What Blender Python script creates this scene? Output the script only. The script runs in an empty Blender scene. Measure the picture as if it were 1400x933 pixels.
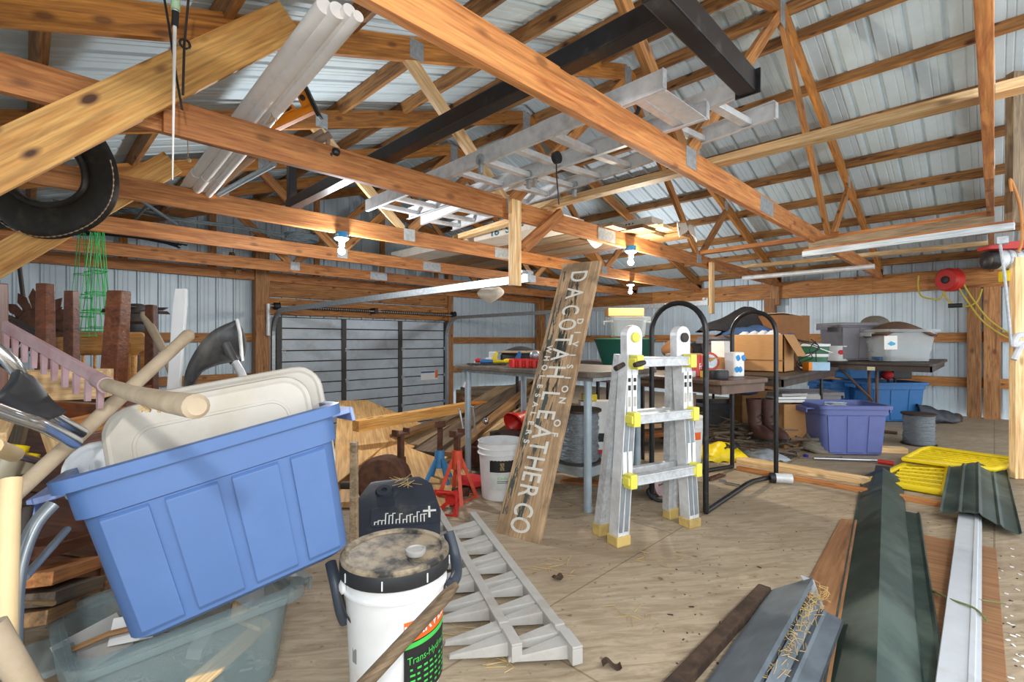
import bpy, bmesh, math, random
from math import sin, cos, pi, radians as R
from mathutils import Vector as V, Matrix as M4
random.seed(7)
scn = bpy.context.scene
COL = scn.collection
# ---------------------------------------------------------------- camera geometry (image 1400 x 933)
FPX, CX, CY, HC = 664.0, 700.0, 465.5, 1.03
YAW = R(45.2); SY, CYW = sin(YAW), cos(YAW)
def ray(px):
    t = (px-CX)/FPX
    return SY+t*CYW, CYW-t*SY
def at(px, py, d):
    a, b = ray(px); return V((a*d, b*d, HC-(py-CY)/FPX*d))
def on(px, py, z=0.0): return at(px, py, (HC-z)*FPX/(py-CY))
def atY(px, py, Y): return at(px, py, Y/ray(px)[1])
def atX(px, py, X): return at(px, py, X/ray(px)[0])
RT = V((CYW, -SY, 0)); FW = V((SY, CYW, 0)); UP = V((0, 0, 1))

# ---------------------------------------------------------------- materials
def lin(c):
    c = c.lstrip('#'); v = [int(c[i:i+2], 16)/255 for i in (0, 2, 4)]
    return tuple(x/12.92 if x <= .04045 else ((x+.055)/1.055)**2.4 for x in v)+(1,)
MATS = {}
def newmat(name):
    m = bpy.data.materials.new(name); m.use_nodes = True
    nt = m.node_tree; b = nt.nodes['Principled BSDF']
    return m, nt, b
def nd(nt, t, **k):
    n = nt.nodes.new(t)
    for a, v in k.items():
        if a in n.inputs: n.inputs[a].default_value = v
        else: setattr(n, a, v)
    return n
def ramp(nt, fac, stops):
    r = nt.nodes.new('ShaderNodeValToRGB'); e = r.color_ramp.elements
    while len(e) < len(stops): e.new(.5)
    for el, (p, c) in zip(e, stops): el.position = p; el.color = c if len(c) == 4 else tuple(c)+(1,)
    nt.links.new(fac, r.inputs[0]); return r.outputs[0]
def mix(nt, f, a, b, mode='MIX'):
    n = nt.nodes.new('ShaderNodeMix'); n.data_type = 'RGBA'; n.blend_type = mode
    for i, v in ((0, f), (6, a), (7, b)):
        if hasattr(v, 'is_linked') or hasattr(v, 'links'): nt.links.new(v, n.inputs[i])
        else: n.inputs[i].default_value = v
    return n.outputs[2]
def wood(name, dark, light, rough=.6, knots=.5, sc=1.0, var=.25, worn=None):
    m, nt, b = newmat(name); L = nt.links
    tc = nd(nt, 'ShaderNodeTexCoord'); oi = nd(nt, 'ShaderNodeObjectInfo')
    off = nd(nt, 'ShaderNodeVectorMath', operation='SCALE'); cb = nd(nt, 'ShaderNodeCombineXYZ')
    L.new(oi.outputs['Random'], cb.inputs[0]); L.new(oi.outputs['Random'], cb.inputs[1]); L.new(cb.outputs[0], off.inputs[0]); off.inputs['Scale'].default_value = 37
    ad = nd(nt, 'ShaderNodeVectorMath', operation='ADD'); L.new(tc.outputs['Object'], ad.inputs[0]); L.new(off.outputs[0], ad.inputs[1])
    mp = nd(nt, 'ShaderNodeMapping'); mp.inputs['Scale'].default_value = (1.1*sc, 11*sc, 11*sc); L.new(ad.outputs[0], mp.inputs[0])
    n1 = nd(nt, 'ShaderNodeTexNoise', Scale=2.2, Detail=6.0, Roughness=.6, Distortion=1.3); L.new(mp.outputs[0], n1.inputs[0])
    mp2 = nd(nt, 'ShaderNodeMapping'); mp2.inputs['Scale'].default_value = (1.5*sc, 40*sc, 40*sc); L.new(ad.outputs[0], mp2.inputs[0])
    n2 = nd(nt, 'ShaderNodeTexNoise', Scale=3.0, Detail=3.0); L.new(mp2.outputs[0], n2.inputs[0])
    c = ramp(nt, n1.outputs[0], [(.3, lin(dark)), (.62, lin(light))])
    g = ramp(nt, n2.outputs[0], [(.35, (.72, .72, .72, 1)), (.6, (1.06, 1.06, 1.06, 1))])
    c = mix(nt, 1.0, c, g, 'MULTIPLY')
    if knots:
        mk = nd(nt, 'ShaderNodeMapping'); mk.inputs['Scale'].default_value = (4.2, 9, 9); L.new(ad.outputs[0], mk.inputs[0])
        vo = nd(nt, 'ShaderNodeTexVoronoi', Scale=1.0); L.new(mk.outputs[0], vo.inputs[0])
        k = ramp(nt, vo.outputs['Distance'], [(.1, (knots*1.1,)*3+(1,)), (.15, (knots*.5,)*3+(1,)), (.21, (0, 0, 0, 1))])
        c = mix(nt, k, c, lin('#4a2712'))
    if worn:
        nw = nd(nt, 'ShaderNodeTexNoise', Scale=5.0, Detail=5.0); L.new(ad.outputs[0], nw.inputs[0])
        w = ramp(nt, nw.outputs[0], [(.48, (0, 0, 0, 1)), (.62, (.8, .8, .8, 1))]); c = mix(nt, w, c, lin(worn))
    hs = nd(nt, 'ShaderNodeHueSaturation'); mr = nd(nt, 'ShaderNodeMapRange'); mr.inputs[3].default_value = 1-var; mr.inputs[4].default_value = 1+var*.7
    L.new(oi.outputs['Random'], mr.inputs[0]); L.new(mr.outputs[0], hs.inputs['Value']); L.new(c, hs.inputs['Color'])
    L.new(hs.outputs[0], b.inputs['Base Color']); b.inputs['Roughness'].default_value = rough
    bp = nd(nt, 'ShaderNodeBump', Strength=.25, Distance=.004); L.new(n2.outputs[0], bp.inputs['Height']); L.new(bp.outputs[0], b.inputs['Normal'])
    return m
def mat(name, col, rough=.5, metal=0, var=.12, dirt=None, dscale=6, damt=.5, alpha=1, trans=0, bump=0, emit=0, emitcol=None, stretch=None, lo=.5):
    """general surface: slight mottling, optional dirt patches"""
    m, nt, b = newmat(name); L = nt.links
    tc = nd(nt, 'ShaderNodeTexCoord'); src = tc.outputs['Object']
    if stretch:
        mp = nd(nt, 'ShaderNodeMapping'); mp.inputs['Scale'].default_value = stretch; L.new(src, mp.inputs[0]); src = mp.outputs[0]
    n = nd(nt, 'ShaderNodeTexNoise', Scale=float(dscale)*2.5, Detail=4.0); L.new(src, n.inputs[0])
    base = lin(col); f = lambda k: tuple(min(1, x*k) for x in base[:3])+(1,)
    c = ramp(nt, n.outputs[0], [(.3, f(1-var)), (.7, f(1+var))])
    if dirt:
        n2 = nd(nt, 'ShaderNodeTexNoise', Scale=float(dscale), Detail=7.0, Roughness=.65); L.new(src, n2.inputs[0])
        w = ramp(nt, n2.outputs[0], [(lo, (0, 0, 0, 1)), (lo+.16, (damt,)*3+(1,))]); c = mix(nt, w, c, lin(dirt))
    L.new(c, b.inputs['Base Color'])
    b.inputs['Roughness'].default_value = rough; b.inputs['Metallic'].default_value = metal
    b.inputs['Alpha'].default_value = alpha; b.inputs['Transmission Weight'].default_value = trans
    if emit:
        b.inputs['Emission Color'].default_value = lin(emitcol or col); b.inputs['Emission Strength'].default_value = emit
    if bump:
        bp = nd(nt, 'ShaderNodeBump', Strength=bump, Distance=.01); L.new(n.outputs[0], bp.inputs['Height']); L.new(bp.outputs[0], b.inputs['Normal'])
    return m

W_TRUSS = wood('truss_wood', '#8c5426', '#c88c4c', knots=.7)
W_RED = wood('red_lumber', '#9c5829', '#cb8a4e', knots=.5)
W_TOP = wood('rafter_wood', '#84501f', '#c08038', knots=.6)
W_PURL = wood('purlin_wood', '#6e4520', '#ab7a44', knots=.9)
W_LIGHT = wood('pale_lumber', '#d6a469', '#f6d6a2', knots=.5)
W_PLANK = wood('brace_plank', '#c98a42', '#e6b468', knots=.9, sc=.8, var=.08)
W_POST = wood('post_wood', '#8a562c', '#bf8a56', knots=.6)
W_GREY = wood('weathered_wood', '#6f5c47', '#a08a6c', knots=.4)
W_OLD = wood('old_lumber', '#6b4c30', '#a67d50', knots=.5)
W_DARKOLD = wood('dark_old_lumber', '#3f342a', '#70604e', knots=.3)
W_DARK = wood('dark_stained_wood', '#4a2414', '#744124', rough=.35, knots=0)
W_OAK = wood('oak_varnished', '#a8682a', '#d39b52', rough=.4, knots=0)
W_HANDLE = wood('handle_wood', '#8b7358', '#bda382', knots=.2, var=.1)
W_STICK = wood('stick_wood', '#4d3d2c', '#8d7658', knots=.5, sc=2)
STEEL_W = mat('painted_steel_wall', '#c6d6df', rough=.42, metal=.15, var=.06, dirt='#a7b2bd', dscale=1.2, damt=.4)
STEEL_R = mat('painted_steel_roof', '#c2d2d8', rough=.5, metal=.0, var=.03)
GALV = mat('galvanised_steel', '#aeb6bb', rough=.42, metal=.6, var=.2, dscale=14)
ALU = mat('aluminium', '#dfe2e5', rough=.4, metal=.2, var=.1, dscale=8, dirt='#9b9a96', damt=.4)
ALU2 = mat('aluminium_tread', '#c9cdd0', rough=.5, metal=.3, var=.12, dscale=20, dirt='#9a9c9d', damt=.5)
BLK = mat('black_paint', '#1b1c1f', rough=.32, var=.3, dscale=9, dirt='#6c6c6a', damt=.35, lo=.58)
BLKP = mat('black_plastic', '#24262a', rough=.5, var=.2)
DARK = mat('dark_iron', '#3a3532', rough=.6, metal=.3, dirt='#5b3a26', damt=.6)
RUST = mat('rusty_iron', '#5e3d2c', rough=.8, metal=.2, var=.3, dirt='#3a2a22', damt=.6, dscale=12)
PIPEG = mat('grey_pipe', '#9fb0bb', rough=.45, metal=.25, var=.08, dirt='#7f8689', damt=.3)
CHROME = mat('chrome_tube', '#c6c9cc', rough=.18, metal=.95, var=.05)
BROWNP = mat('brown_paint', '#5d4334', rough=.5, var=.2)
BROWNT = mat('brown_laminate', '#5a4233', rough=.45, var=.15, dirt='#8a7a66', damt=.5, dscale=5)
BROWND = mat('dark_brown_laminate', '#382c26', rough=.5, var=.2, dirt='#6d6054', damt=.4, dscale=5)
WHITEP = mat('white_plastic', '#e3e5e6', rough=.4, var=.04, dirt='#b9b09f', damt=.4, dscale=5, lo=.55)
PVC = mat('white_pvc', '#f4f3f0', rough=.4, var=.03, dirt='#c9c2b6', damt=.4, dscale=7, lo=.58)
HAND = mat('old_handle', '#a3937c', rough=.75, var=.12, dirt='#86735a', damt=.6, dscale=7, lo=.48)
TUBEG = mat('grey_chrome_tube', '#7d8489', rough=.3, metal=.55, var=.1)
BLUET = mat('blue_tote_plastic', '#5070a4', rough=.42, var=.03, dirt='#5f7fb2', damt=.3, dscale=4)
BLUET2 = mat('periwinkle_plastic', '#6672ad', rough=.5, var=.06)
BLUET3 = mat('bright_blue_plastic', '#2f6fae', rough=.45, var=.06)
GREYT = mat('grey_tote_plastic', '#7c7a80', rough=.55, var=.06)
GREYT2 = mat('dark_grey_plastic', '#55565a', rough=.55, var=.08)
LIDG = mat('dusty_lid_plastic', '#bfbab0', rough=.5, var=.05, dirt='#b5ab97', damt=.6, dscale=5)
RED = mat('red_paint', '#c02a22', rough=.4, var=.1)
REDP = mat('red_plastic', '#cf2b22', rough=.35, var=.06)
REDO = mat('orange_red_paint', '#c8482a', rough=.55, var=.12, dirt='#7a3a26', damt=.6, dscale=10)
BLUEP = mat('blue_paint', '#3f86bb', rough=.5, var=.1, dirt='#2f567a', damt=.4)
YEL = mat('yellow_plastic', '#f1d40f', rough=.4, var=.05, dirt='#b59a1c', damt=.4, lo=.56)
YELK = mat('yellow_lock', '#e3dc5a', rough=.4, var=.05)
ORANGE = mat('orange_paint', '#e88a17', rough=.45, var=.08)
GREENW = mat('green_wire', '#2fae52', rough=.4, var=.05)
GREEND = mat('dark_green_steel', '#2a3d38', rough=.5, metal=.15, var=.35, dirt='#5a6b62', damt=.6, dscale=2.5, lo=.48)
GREENB = mat('green_bucket_plastic', '#2b6a4c', rough=.45, var=.06)
GREENT = mat('teal_green_plastic', '#1f5a4c', rough=.45, var=.06)
CARD = mat('cardboard', '#b98a58', rough=.8, var=.06, stretch=(1, 1, 8))
CARDD = mat('dark_cardboard', '#8a5e38', rough=.85, var=.1)
PAPER = mat('white_paper', '#e6e6e3', rough=.7, var=.04)
INK = mat('black_ink', '#1d1d1f', rough=.6, var=.05)
INKB = mat('blue_ink', '#1f86c8', rough=.6, var=.05)
INKR = mat('red_ink', '#cc2a2c', rough=.6, var=.05)
INKG = mat('green_ink', '#44c552', rough=.6, var=.05)
INKO = mat('orange_ink', '#ee6a25', rough=.6, var=.05)
INKW = mat('white_paint_letter', '#d9d7ce', rough=.8, var=.05, dirt='#9c907c', damt=.9, dscale=16, lo=.56)
GOLD = mat('gold_ink', '#c9b070', rough=.6, var=.05)
CLOTHB = mat('black_cloth', '#2a2a2d', rough=.9, var=.25, bump=.4)
CLOTHN = mat('navy_cloth', '#2c3a55', rough=.85, var=.2, bump=.4)
CLOTHBR = mat('brown_cloth', '#5d4636', rough=.9, var=.25, bump=.4)
CLOTHW = mat('white_rag', '#dadde2', rough=.9, var=.1, bump=.4)
JEAN = mat('blue_cloth', '#3f5f8d', rough=.9, var=.2, bump=.4)
LEATH = mat('brown_leather', '#4b3028', rough=.6, var=.2)
COLLAR = mat('black_leather', '#2b2620', rough=.45, var=.25, dirt='#5c5443', damt=.5, dscale=9, lo=.55)
STITCH = mat('pale_stitching', '#b39c84', rough=.8)
STRAW = mat('straw', '#c2a468', rough=.9, var=.25)
ROPE = mat('tan_twine', '#b79f78', rough=.9, var=.2)
SPOOLW = mat('wire_coil', '#8e979e', rough=.4, metal=.5, var=.3, dscale=30, stretch=(1, 1, 6), bump=.8)
BRANCH = mat('grey_twigs', '#6b5c4c', rough=.9, var=.3)
GCLEAR = mat('clear_plastic', '#c9d0d2', rough=.25, var=.03, alpha=.38)
GCLEAR2 = mat('cloudy_clear_plastic', '#8a9da0', rough=.3, var=.04, alpha=.42)
COMB = mat('grey_plastic_comb', '#b3b1ac', rough=.55, var=.06, dirt='#8d8474', damt=.4)
GREYF = mat('grey_flashing', '#6f7a84', rough=.45, metal=.25, var=.15, dirt='#4d545b', damt=.5, dscale=4)
WHITET = mat('pale_grey_trim', '#c5cbd2', rough=.5, metal=.1, var=.04, dirt='#8f8f8a', damt=.4, dscale=6, lo=.58)
BULB = mat('lit_bulb', '#fff4e0', emit=14, emitcol='#fff0d8')
BULBC = mat('lit_bulb_cool', '#f2f4ff', emit=14, emitcol='#e6ecff')
BOXBLUE = mat('blue_electrical_box', '#2a8cc8', rough=.4)
SKIN_TAPE = mat('grey_tape', '#8f979c', rough=.5)
PINKR = mat('faded_red_rake', '#a58a8e', rough=.6, var=.15, dirt='#8d5f5f', damt=.5)
SNOWS = mat('black_shovel_blade', '#3a3b3c', rough=.45, var=.2, dirt='#77756f', damt=.5, dscale=7, stretch=(1, 1, .2))
DBLUE = mat('navy_plastic', '#2b313d', rough=.45, var=.12, dirt='#75705f', damt=.45, dscale=6, lo=.55)
INSUL = mat('pale_insulation', '#cfc9bd', rough=.9, var=.08)
BAGC = mat('clear_bag', '#c9d3dc', rough=.3, alpha=.6, var=.1)

# ---------------------------------------------------------------- mesh building
class MB:
    def __init__(s): s.v = []; s.f = []
    def add(s, vs, fs, M=None):
        b = len(s.v)
        s.v += [(M @ V(p)) if M is not None else V(p) for p in vs]
        s.f += [tuple(i+b for i in f) for f in fs]; return s
    def box(s, a, b, M=None):
        x0, y0, z0 = a; x1, y1, z1 = b
        return s.add([(x0,y0,z0),(x1,y0,z0),(x1,y1,z0),(x0,y1,z0),(x0,y0,z1),(x1,y0,z1),(x1,y1,z1),(x0,y1,z1)],
                     [(0,3,2,1),(4,5,6,7),(0,1,5,4),(1,2,6,5),(2,3,7,6),(3,0,4,7)], M)
    def cb(s, c, sz, M=None):
        return s.box([c[i]-sz[i]/2 for i in range(3)], [c[i]+sz[i]/2 for i in range(3)], M)
    def bar(s, p0, p1, w, h, up=UP): return s.box((0, -w/2, -h/2), ((V(p1)-V(p0)).length, w/2, h/2), frame(p0, p1, up))
    def rings(s, rings, closed=False, cap=True, M=None):
        n = len(rings[0]); vs = [p for r in rings for p in r]; fs = []
        m = len(rings)
        for i in range(m if closed else m-1):
            j = (i+1) % m
            for k in range(n):
                l = (k+1) % n; fs.append((i*n+k, i*n+l, j*n+l, j*n+k))
        if cap and not closed: fs += [tuple(range(n))[::-1], tuple(range((m-1)*n, m*n))]
        return s.add(vs, fs, M)
    def tube(s, pts, r, seg=8, closed=False, M=None):
        pts = [V(p) for p in pts]; n = len(pts); rs = r if isinstance(r, (list, tuple)) else [r]*n
        out = []; prev = None
        for i in range(n):
            a = pts[i-1] if (i or closed) else pts[i]; b = pts[(i+1) % n] if (i < n-1 or closed) else pts[i]
            t = (b-a)
            t = t.normalized() if t.length > 1e-9 else V((0, 0, 1))
            if prev is None:
                u = t.cross(UP) if abs(t.z) < .95 else t.cross(V((1, 0, 0)))
            else: u = prev-t*prev.dot(t)
            u = u.normalized() if u.length > 1e-6 else t.orthogonal().normalized()
            prev = u; w = t.cross(u)
            out.append([pts[i]+(u*cos(2*pi*k/seg)+w*sin(2*pi*k/seg))*rs[i] for k in range(seg)])
        return s.rings(out, closed, True, M)
    def lathe(s, prof, seg=24, M=None, cap=True):
        return s.rings([[V((r*cos(2*pi*k/seg), r*sin(2*pi*k/seg), z)) for k in range(seg)] for r, z in prof], False, cap, M)
    def prism(s, poly, t0, t1, M=None):
        """poly in local XY, extruded in local Z"""
        n = len(poly)
        vs = [(x, y, t0) for x, y in poly]+[(x, y, t1) for x, y in poly]
        fs = [tuple(range(n))[::-1], tuple(range(n, 2*n))]+[(i, (i+1) % n, n+(i+1) % n, n+i) for i in range(n)]
        return s.add(vs, fs, M)
    def sheet(s, prof, length, th=.002, M=None):
        """open profile (y,z) extruded along local X, with thickness"""
        n = len(prof); vs = []
        for x in (0, length):
            vs += [(x, y, z) for y, z in prof]
        for x in (0, length):
            vs += [(x, y, z-th) for y, z in prof]
        fs = []
        for i in range(n-1):
            fs.append((i, n+i, n+i+1, i+1)); fs.append((2*n+i, 2*n+i+1, 3*n+i+1, 3*n+i))
        for a, b in ((0, 2*n), (n, 3*n)):
            for i in range(n-1): fs.append((a+i, a+i+1, b+i+1, b+i) if a == 0 else (a+i, b+i, b+i+1, a+i+1))
        fs += [(0, 2*n, 3*n, n), (n-1, 2*n-1, 4*n-1, 3*n-1)]
        return s.add(vs, fs, M)
    def grid(s, fn, nu, nv, M=None, thick=0):
        vs = [fn(i/nu, j/nv) for i in range(nu+1) for j in range(nv+1)]
        fs = [(i*(nv+1)+j, (i+1)*(nv+1)+j, (i+1)*(nv+1)+j+1, i*(nv+1)+j+1) for i in range(nu) for j in range(nv)]
        return s.add(vs, fs, M)
    def ball(s, c, r, seg=12, rg=8, M=None):
        r = (r, r, r) if not isinstance(r, (tuple, list)) else r
        out = []
        for i in range(1, rg):
            a = pi*i/rg
            out.append([V((c[0]+r[0]*sin(a)*cos(2*pi*k/seg), c[1]+r[1]*sin(a)*sin(2*pi*k/seg), c[2]-r[2]*cos(a))) for k in range(seg)])
        return s.rings(out, False, True, M)
def frame(p0, p1, up=UP):
    p0, p1 = V(p0), V(p1); x = (p1-p0).normalized(); up = V(up)
    y = up.cross(x)
    if y.length < 1e-4: y = V((0, 1, 0)).cross(x)
    y.normalize(); z = x.cross(y)
    m = M4((x, y, z)).transposed().to_4x4(); m.translation = p0; return m
def axes(o, x, y=None, z=None):
    """matrix from origin and two of three axes (orthonormalised)"""
    x = V(x).normalized()
    if z is not None: y = V(z).cross(x).normalized()
    else: y = (V(y)-x*V(y).dot(x)).normalized()
    z = x.cross(y); m = M4((x, y, z)).transposed().to_4x4(); m.translation = V(o); return m
def T(x, y, z): return M4.Translation((x, y, z))
def RZ(a): return M4.Rotation(a, 4, 'Z')
def RX(a): return M4.Rotation(a, 4, 'X')
def RY(a): return M4.Rotation(a, 4, 'Y')
I4 = M4.Identity(4)
WM = {}
def meta(o, label=None, cat=None, group=None, kind=None):
    if label: o['label'] = label
    if cat: o['category'] = cat
    if group: o['group'] = group
    if kind: o['kind'] = kind
    return o
def link(name, data, parent=None, M=I4):
    o = bpy.data.objects.new(name, data); COL.objects.link(o); WM[o] = M.copy()
    if parent is not None:
        o.parent = parent; o.matrix_basis = WM[parent].inverted() @ M
    else: o.matrix_basis = M
    return o
def thing(name, label, cat, M=I4, group=None, kind=None):
    if isinstance(M, V): M = T(*M)
    o = link(name, None, None, M); o.empty_display_size = .05
    return meta(o, label, cat, group, kind)
def obj(name, mb, m, parent=None, M=None, bevel=0, smooth=None, sub=0, label=None, cat=None, group=None, kind=None, solid=0):
    """mesh given in the local space of M (default: the parent's space, or world re-based on its own foot)"""
    me = bpy.data.meshes.new(name)
    vs = mb.v
    if M is None:
        if parent is not None: M = WM[parent]
        else:
            n = len(vs); c = V((sum(p.x for p in vs)/n, sum(p.y for p in vs)/n, min(p.z for p in vs)))
            M = T(*c); vs = [p-c for p in vs]
    me.from_pydata([tuple(p) for p in vs], [], mb.f); 
    bm = bmesh.new(); bm.from_mesh(me); bmesh.ops.recalc_face_normals(bm, faces=bm.faces)
    if bevel: 
        bmesh.ops.bevel(bm, geom=[e for e in bm.edges if len(e.link_faces) == 2 and e.calc_face_angle(0) > .6], offset=bevel, segments=2, affect='EDGES', profile=.6)
    bm.to_mesh(me); bm.free()
    if smooth is None: smooth = False
    if smooth:
        me.polygons.foreach_set('use_smooth', [True]*len(me.polygons))
        me.set_sharp_from_angle(angle=R(smooth if smooth is not True else 40))
    for mm in (m if isinstance(m, (list, tuple)) else [m]): me.materials.append(mm)
    o = link(name, me, parent, M)
    if sub:
        md = o.modifiers.new('s', 'SUBSURF'); md.levels = md.render_levels = sub
    if solid:
        md = o.modifiers.new('t', 'SOLIDIFY'); md.thickness = solid
    return meta(o, label, cat, group, kind)
def beam(name, p0, p1, w, h, m, parent=None, up=UP, bevel=.003, **k):
    """sawn board from p0 to p1: own local X along the grain; w across, h along up"""
    mb = MB().box((0, -w/2, -h/2), ((V(p1)-V(p0)).length, w/2, h/2))
    return obj(name, mb, m, parent, frame(p0, p1, up), bevel=bevel, **k)
def dup(o, M, parent=None, label=None, group=None):
    c = o.copy(); COL.objects.link(c); WM[c] = M.copy()
    if parent is not None: c.parent = parent; c.matrix_basis = WM[parent].inverted() @ M
    else: c.matrix_basis = M
    if label: c['label'] = label
    if group: c['group'] = group
    for ch in [x for x in list(WM) if x.parent == o and x is not c]:
        dup(ch, M @ WM[o].inverted() @ WM[ch], c)
    return c
def text_mesh(cu):
    """lettering as plain mesh"""
    o = bpy.data.objects.new('lettering_tmp', cu); COL.objects.link(o); dg = bpy.context.evaluated_depsgraph_get(); dg.update()
    me = bpy.data.meshes.new_from_object(o.evaluated_get(dg)); bpy.data.objects.remove(o); me.materials.clear(); return me
def text(name, s, size, m, parent, M, ext=.0006, sx=1.0, align='CENTER', bold=0):
    cu = bpy.data.curves.new(name, 'FONT'); cu.body = s; cu.size = size; cu.extrude = ext; cu.align_x = align; cu.align_y = 'CENTER'; cu.offset = bold
    me = text_mesh(cu); me.materials.append(m)
    return link(name, me, parent, M @ M4.Diagonal((sx, 1, 1, 1)))
def rrect(w, d, r, n=4, cx=0, cy=0):
    out = []
    for qx, qy, a0 in ((1, 1, 0), (-1, 1, 90), (-1, -1, 180), (1, -1, 270)):
        for i in range(n+1):
            a = R(a0+90*i/n); out.append((cx+qx*(w/2-r)+r*cos(a), cy+qy*(d/2-r)+r*sin(a)))
    return out
def spline(pts, n=6):
    pts = [V(p) for p in pts]; out = []
    for i in range(len(pts)-1):
        p0 = pts[max(i-1, 0)]; p1 = pts[i]; p2 = pts[i+1]; p3 = pts[min(i+2, len(pts)-1)]
        for k in range(n):
            t = k/n
            out.append(.5*((2*p1)+(p2-p0)*t+(2*p0-5*p1+4*p2-p3)*t*t+(3*p1-p0-3*p2+p3)*t**3))
    return out+[pts[-1]]
# ================================================================ SETTING
XW, YG, XL, XM = 9.0, 7.95, -.66, 4.17          # eave wall, gable wall, left wall, ridge
FLOW = -.73                                      # concrete level at the garage door
def roofz(x): return 2.14+(XW-x)/3 if x > XM else 2.14+(x-(2*XM-XW))/3    # centre of the purlins
def chordz(x): return roofz(x)-.095
def floor_mat():
    m, nt, b = newmat('plywood_floor'); L = nt.links
    tc = nd(nt, 'ShaderNodeTexCoord')
    mp = nd(nt, 'ShaderNodeMapping'); mp.inputs['Scale'].default_value = (1.1, 7, 1); L.new(tc.outputs['Object'], mp.inputs[0])
    rt = nd(nt, 'ShaderNodeMapping'); rt.inputs['Rotation'].default_value = (0, 0, R(38)); L.new(tc.outputs['Object'], rt.inputs[0])
    L.new(rt.outputs[0], mp.inputs[0])
    n = nd(nt, 'ShaderNodeTexNoise', Scale=4.5, Detail=9.0, Roughness=.72, Distortion=.9); L.new(mp.outputs[0], n.inputs[0])
    c = ramp(nt, n.outputs[0], [(.28, lin('#85735b')), (.5, lin('#a99880')), (.72, lin('#c3b49b'))])
    n2 = nd(nt, 'ShaderNodeTexNoise', Scale=1.1, Detail=6.0); L.new(tc.outputs['Object'], n2.inputs[0])
    w = ramp(nt, n2.outputs[0], [(.45, (0, 0, 0, 1)), (.7, (.6, .6, .6, 1))]); c = mix(nt, w, c, lin('#857158'))
    n3 = nd(nt, 'ShaderNodeTexNoise', Scale=26.0, Detail=4.0); L.new(tc.outputs['Object'], n3.inputs[0])
    w = ramp(nt, n3.outputs[0], [(.64, (0, 0, 0, 1)), (.72, (.75, .75, .75, 1))]); c = mix(nt, w, c, lin('#5d4832'))
    br = nd(nt, 'ShaderNodeTexBrick', Scale=1.0); br.inputs['Mortar Size'].default_value = .004; br.inputs['Brick Width'].default_value = 2.44; br.inputs['Row Height'].default_value = 1.22
    br.inputs['Color1'].default_value = (1, 1, 1, 1); br.inputs['Color2'].default_value = (.9, .9, .9, 1); br.inputs['Mortar'].default_value = (.62, .58, .54, 1)
    L.new(tc.outputs['Object'], br.inputs[0]); c = mix(nt, 1.0, c, br.outputs[0], 'MULTIPLY')
    L.new(c, b.inputs['Base Color']); b.inputs['Roughness'].default_value = .75
    bp = nd(nt, 'ShaderNodeBump', Strength=.2, Distance=.004); L.new(n.outputs[0], bp.inputs['Height']); L.new(bp.outputs[0], b.inputs['Normal'])
    return m
PLYF = floor_mat()
CONC = mat('old_concrete', '#7d7468', rough=.9, var=.15, dirt='#5c5347', damt=.6, dscale=2)
XS, YS = 6.35, 3.42                               # edges of the raised plywood deck
mb = MB().prism([(XL, -2.2), (XW, -2.2), (XW, YG), (XS, YG), (XS, YS), (1.6, YS), (1.6, 5.0), (XL, 5.0)], -.06, 0)
obj('floor', mb, PLYF, M=I4, kind='structure')
obj('floor_concrete', MB().box((XL, YS-.3, FLOW-.1), (XS+.3, YG, FLOW)), CONC, M=I4, kind='structure')
mb = MB().box((XL, YS-.06, FLOW), (XS, YS-.02, -.06)).box((XS+.0, YS, FLOW), (XS+.04, YG, -.06)).box((XL, 4.94, FLOW), (1.6, 4.98, -.06)).box((1.54, YS, FLOW), (1.58, 4.98, -.06))
obj('trim_1', mb, W_OLD, M=I4, kind='structure')

def rib(u):
    """ag-panel profile: a tall rib every 229 mm with two low stiffeners between"""
    return u
def ribprof(L, pitch=.229, h=.024):
    pts = [(0, 0)]; n = int(L/pitch)
    for i in range(n):
        o = i*pitch
        pts += [(o+.03, 0), (o+.044, h), (o+.062, h), (o+.076, 0)]
        for q in (.125, .175): pts += [(o+q-.007, 0), (o+q-.003, .0045), (o+q+.003, .0045), (o+q+.007, 0)]
    pts.append((L, 0)); return pts
# gable wall (inner face at YG), steel ribs vertical, behind girts
def wall_sheet(prof, put, ztop, zbot):
    mb = MB(); n = len(prof); vs = []
    for u, h in prof: vs += [put(u, h, zbot(u)), put(u, h, ztop(u))]
    mb.add(vs, [(2*i, 2*i+2, 2*i+3, 2*i+1) for i in range(n-1)]); return mb
gp = ribprof(XW-XL+.3)
mb = wall_sheet(gp, lambda u, h, z: (XL-.15+u, YG+.09-h, z), lambda u: max(2.1, roofz(min(max(XL-.15+u, XL), XW))+.06), lambda u: FLOW)
wf = obj('wall_far', mb, STEEL_W, M=I4, kind='structure')
ep = ribprof(YG+2.3)
mb = wall_sheet(ep, lambda u, h, z: (XW+.09-h, -2.2+u, z), lambda u: 2.2, lambda u: -.05)
wr = obj('wall_right', mb, STEEL_W, M=I4, kind='structure')
mb = wall_sheet(ribprof(YG-.9), lambda u, h, z: (XL-.09+h, .9+u, z), lambda u: 2.2, lambda u: FLOW)
wl = obj('wall_left', mb, STEEL_W, M=I4, kind='structure')
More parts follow.
